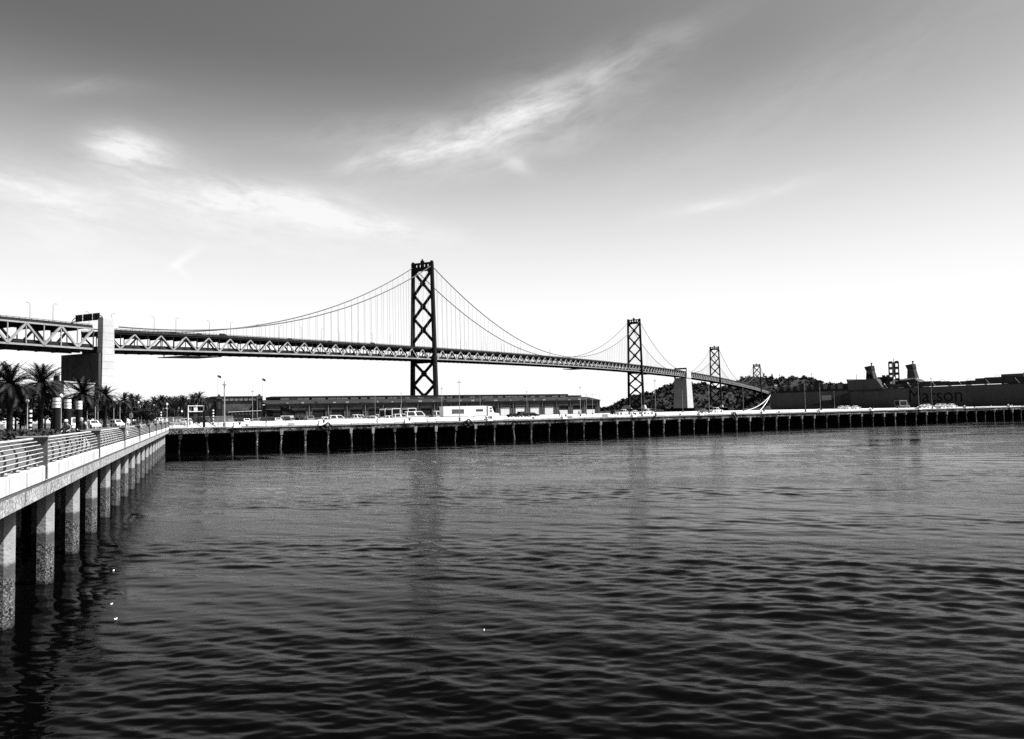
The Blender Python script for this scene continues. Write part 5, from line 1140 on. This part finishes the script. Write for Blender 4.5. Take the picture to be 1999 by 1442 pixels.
# ------------------------------------------------------------------ people
def person_mesh(pose, shirt, trousers):
    """one continuous skinned body about 1.72 m tall, facing +X; pose sets lean and limb joints"""
    J = {}; E_ = []; Rr = {}
    def j(n_, p, r_, par=None):
        J[n_] = Vector(p); Rr[n_] = r_
        if par: E_.append((par, n_))
    ln = pose.get('lean', 0.0)
    L = lambda x, y, z: (x + ln * max(0, z - .95), y, z)
    j('pelvis', (0, 0, .95), (.15, .12)); j('waist', L(0, 0, 1.10), (.14, .11), 'pelvis'); j('chest', L(.01, 0, 1.32), (.17, .12), 'waist'); j('neck0', L(0, 0, 1.45), (.09, .08), 'chest')
    j('neck', L(.02, 0, 1.51), (.055, .055), 'neck0'); j('head', L(.05, 0, 1.60), (.085, .08), 'neck'); j('crown', L(.04, 0, 1.68), (.08, .075), 'head'); j('nose', L(.145, 0, 1.595), (.018, .018), 'head')
    st = pose.get('stride', .0)
    for sy, s in ((1, 'l'), (-1, 'r')):
        fx = st * sy
        j('hip' + s, (0, sy * .10, .90), (.095, .09), 'pelvis'); j('knee' + s, (fx * .55 + .03, sy * .10, .50), (.062, .06), 'hip' + s); j('ankle' + s, (fx, sy * .10, .09), (.042, .04), 'knee' + s); j('toe' + s, (fx + .17, sy * .115, .035), (.035, .04), 'ankle' + s)
        j('sho' + s, L(0, sy * .19, 1.41), (.065, .06), 'neck0')
        el_, wr = pose['arm' + s]
        j('elb' + s, L(el_[0], sy * el_[1], el_[2]), (.043, .04), 'sho' + s); j('wri' + s, L(wr[0], sy * wr[1], wr[2]), (.03, .028), 'elb' + s)
        d = (J['wri' + s] - J['elb' + s]).normalized(); pm_ = J['wri' + s] + d * .07; J['palm' + s] = pm_; Rr['palm' + s] = (.034, .022); E_.append(('wri' + s, 'palm' + s))
        side = d.cross(Vector((0, 0, 1))).normalized() if abs(d.z) < .9 else Vector((1, 0, 0))
        for q, ll in ((-1.5, .058), (-.5, .07), (.5, .066), (1.5, .05)):
            n_ = f'f{q}{s}'; J[n_] = pm_ + d * ll * .6 + side * q * .017; Rr[n_] = (.009, .009); E_.append(('palm' + s, n_)); J[n_ + 't'] = J[n_] + (d * .6 + Vector((.5, 0, -.6)) * .5).normalized() * ll * .5; Rr[n_ + 't'] = (.0075, .0075); E_.append((n_, n_ + 't'))
        n_ = 'th' + s; J[n_] = pm_ + side * .045 - d * .02; Rr[n_] = (.010, .010); E_.append(('palm' + s, n_))
    names = list(J); idx = {n_: i for i, n_ in enumerate(names)}
    me = bpy.data.meshes.new('body'); me.from_pydata([J[n_] for n_ in names], [(idx[a], idx[b_]) for a, b_ in E_], [])
    o = bpy.data.objects.new('body', me); COL.objects.link(o)
    o.modifiers.new('skin', 'SKIN'); sub = o.modifiers.new('sub', 'SUBSURF'); sub.levels = 1; sub.render_levels = 1
    if not me.skin_vertices: bpy.context.view_layer.objects.active = o
    sv = me.skin_vertices[0].data
    for n_ in names: sv[idx[n_]].radius = Rr[n_]; sv[idx[n_]].use_root = (n_ == 'pelvis')
    dg = bpy.context.evaluated_depsgraph_get(); dg.update()
    out = bpy.data.meshes.new_from_object(o.evaluated_get(dg)); bpy.data.objects.remove(o)
    out.materials.clear()
    for m_ in (M[shirt], M[trousers], M['skin'], M['cloth_dk']): out.materials.append(m_)
    hd_ = J['neck']; wl, wr_ = J['wril'], J['wrir']
    for p in out.polygons:
        c = p.center
        if c.z > hd_.z - .01 and abs(c.y) < .12: mi = 2
        elif (c - wl).length < .13 or (c - wr_).length < .13: mi = 2
        elif c.z < .10: mi = 3
        elif c.z < .98 and (c - wl).length > .16 and (c - wr_).length > .16 and abs(c.y) < .24: mi = 1
        else: mi = 0
        p.material_index = mi
    return smooth(out), J['head'], J['crown']
POSES = {'lean': dict(lean=.22, stride=.16, arml=((.10, .27, 1.14), (.34, .22, 1.08)), armr=((.06, .28, 1.13), (.30, .20, 1.05))),
         'walk': dict(lean=.03, stride=.24, arml=((-.08, .26, 1.14), (.05, .27, .90)), armr=((.10, .27, 1.14), (.27, .24, .95))),
         'stand': dict(lean=.0, stride=.05, arml=((.0, .26, 1.13), (.12, .25, .90)), armr=((-.02, .27, 1.13), (.16, .17, 1.06)))}
PM = {}
def person(px, Y, pose, shirt, trousers, head, rot, lb, z0, sc_=1.0, xy=None):
    key = (pose, shirt, trousers)
    if key not in PM: PM[key] = person_mesh(POSES[pose], shirt, trousers)
    me, hd_, cr = PM[key]; x, y = xy or ground_at(px, Y)
    t = thing('person', lb, 'person', (x, y, z0), 'people on the shore and the pier', world_coords=False, rotz=rot); t.scale = (sc_,) * 3
    obj('body', me, t)
    b = MB()
    if head == 'cap':
        b.lathe([(.112, cr.z - .02), (.114, cr.z + .02), (.095, cr.z + .08), (.05, cr.z + .115)], 14, (cr.x + .005, cr.y)); b.prism([(.06, -.08), (.19, -.05), (.205, 0), (.19, .05), (.06, .08)], cr.z - .025, cr.z - .008, lambda a, c, z: (cr.x + a, c, z)); b.build('cap', M['white'], t)
    else:
        b.lathe([(.095, cr.z - .10), (.104, cr.z - .03), (.102, cr.z + .03), (.08, cr.z + .085), (.03, cr.z + .11)], 14, (cr.x - .022, cr.y)); b.build('hair', M['black'] if head == 'dark' else M['skin'], t)
    for sy in (-1, 1):
        b = MB(); b.lathe([(.002, hd_.z - .012), (.012, hd_.z), (.002, hd_.z + .012)], 8, (hd_.x + .083, sy * .034)); b.build('eye', M['black'], t)
        b = MB(); b.lathe([(.004, hd_.z - .04), (.018, hd_.z - .01), (.016, hd_.z + .02), (.004, hd_.z + .035)], 8, (hd_.x - .01, sy * .09)); b.build('ear', M['skin'], t)
    b = MB(); b.box(hd_.x + .078, hd_.x + .086, -.025, .025, hd_.z - .052, hd_.z - .044); b.build('mouth', M['cloth_gr'], t)
wx = ground_at(133, 50); person(0, 0, 'lean', 'cloth_gr', 'cloth_dk', 'cap', RANG + math.pi * .86, 'person in a white cap and grey top leaning forward behind the railing', DECK, 1.0, wx[:2])
wx = ground_at(159, 52); person(0, 0, 'stand', 'cloth_dk', 'cloth_dk', 'bald', RANG + math.pi * .95, 'person in a black jacket standing behind the railing beside the banded columns', DECK, 1.06, wx[:2])
far_p = [(166, 128, 'walk', 'white', 'far walker in a white top right of the third banded column'), (250, 200, 'walk', 'white', 'far walker in white beside the square road sign'), (272, 185, 'stand', 'cloth_dk', 'far dark figure under the traffic signals'), (281, 180, 'walk', 'cloth_dk', 'far dark figure, right neighbour of the one under the signals'), (290, 172, 'stand', 'cloth_gr', 'far grey figure near the wharf end, leftmost of three'), (299, 168, 'walk', 'cloth_dk', 'far dark figure near the wharf end, middle of three'), (307, 165, 'stand', 'white', 'far figure in white near the wharf end, rightmost of three'), (361, 190, 'walk', 'white', 'far figure in white left of the pier gate')]
for px, Y, po, sh, lb in far_p: person(px, Y, po, sh, 'cloth_dk', 'dark', RANG + (3.1 if po == 'walk' else 2.2), lb, 4.66 if px < 340 else 4.5)
for px, Y, po, sh, lb in ((1130, 232, 'walk', 'cloth_dk', 'dark figure walking on the pier before the shed right end'), (1228, 262, 'stand', 'cloth_dk', 'dark figure standing on the pier below the second tower'), (683, 196, 'stand', 'cloth_dk', 'dark figure standing among the parked white cars'), (1092, 232, 'stand', 'cloth_dk', 'dark figure on the pier before the white shed doors')): person(px, Y, po, sh, 'cloth_dk', 'dark', 1.0, lb, PDK)

# small bright scraps of litter on the water
g = np.random.default_rng(9)
for px, pyy, lb in ((222, 1116, 'small white scrap floating farthest of the three near the piles'), (218, 1182, 'small white scrap floating in the middle of the three near the piles'), (226, 1211, 'small white scrap floating nearest of the three near the piles'), (945, 1233, 'tiny white scrap floating alone in the open foreground water')):
    p = at(px, pyy, 1.0) - Vector((0, 0, EYE)); k = EYE / -p.z; x, y = p.x * k, k
    b = MB(); r_ = .036 if px != 945 else .025; n = 7
    ring = [(x + r_ * (1 + .4 * g.normal()) * math.cos(2 * math.pi * i / n) * .7, y + r_ * 2.2 * math.sin(2 * math.pi * i / n), .03 + .03 * g.random()) for i in range(n)]
    b.add(ring + [(a, c, z + .025) for a, c, z in ring], [tuple(range(n - 1, -1, -1)), tuple(range(n, 2 * n))] + [(i, (i + 1) % n, (i + 1) % n + n, i + n) for i in range(n)])
    tag(b.build('floating_scrap', M['white']), lb, 'litter', 'white scraps floating on the water')
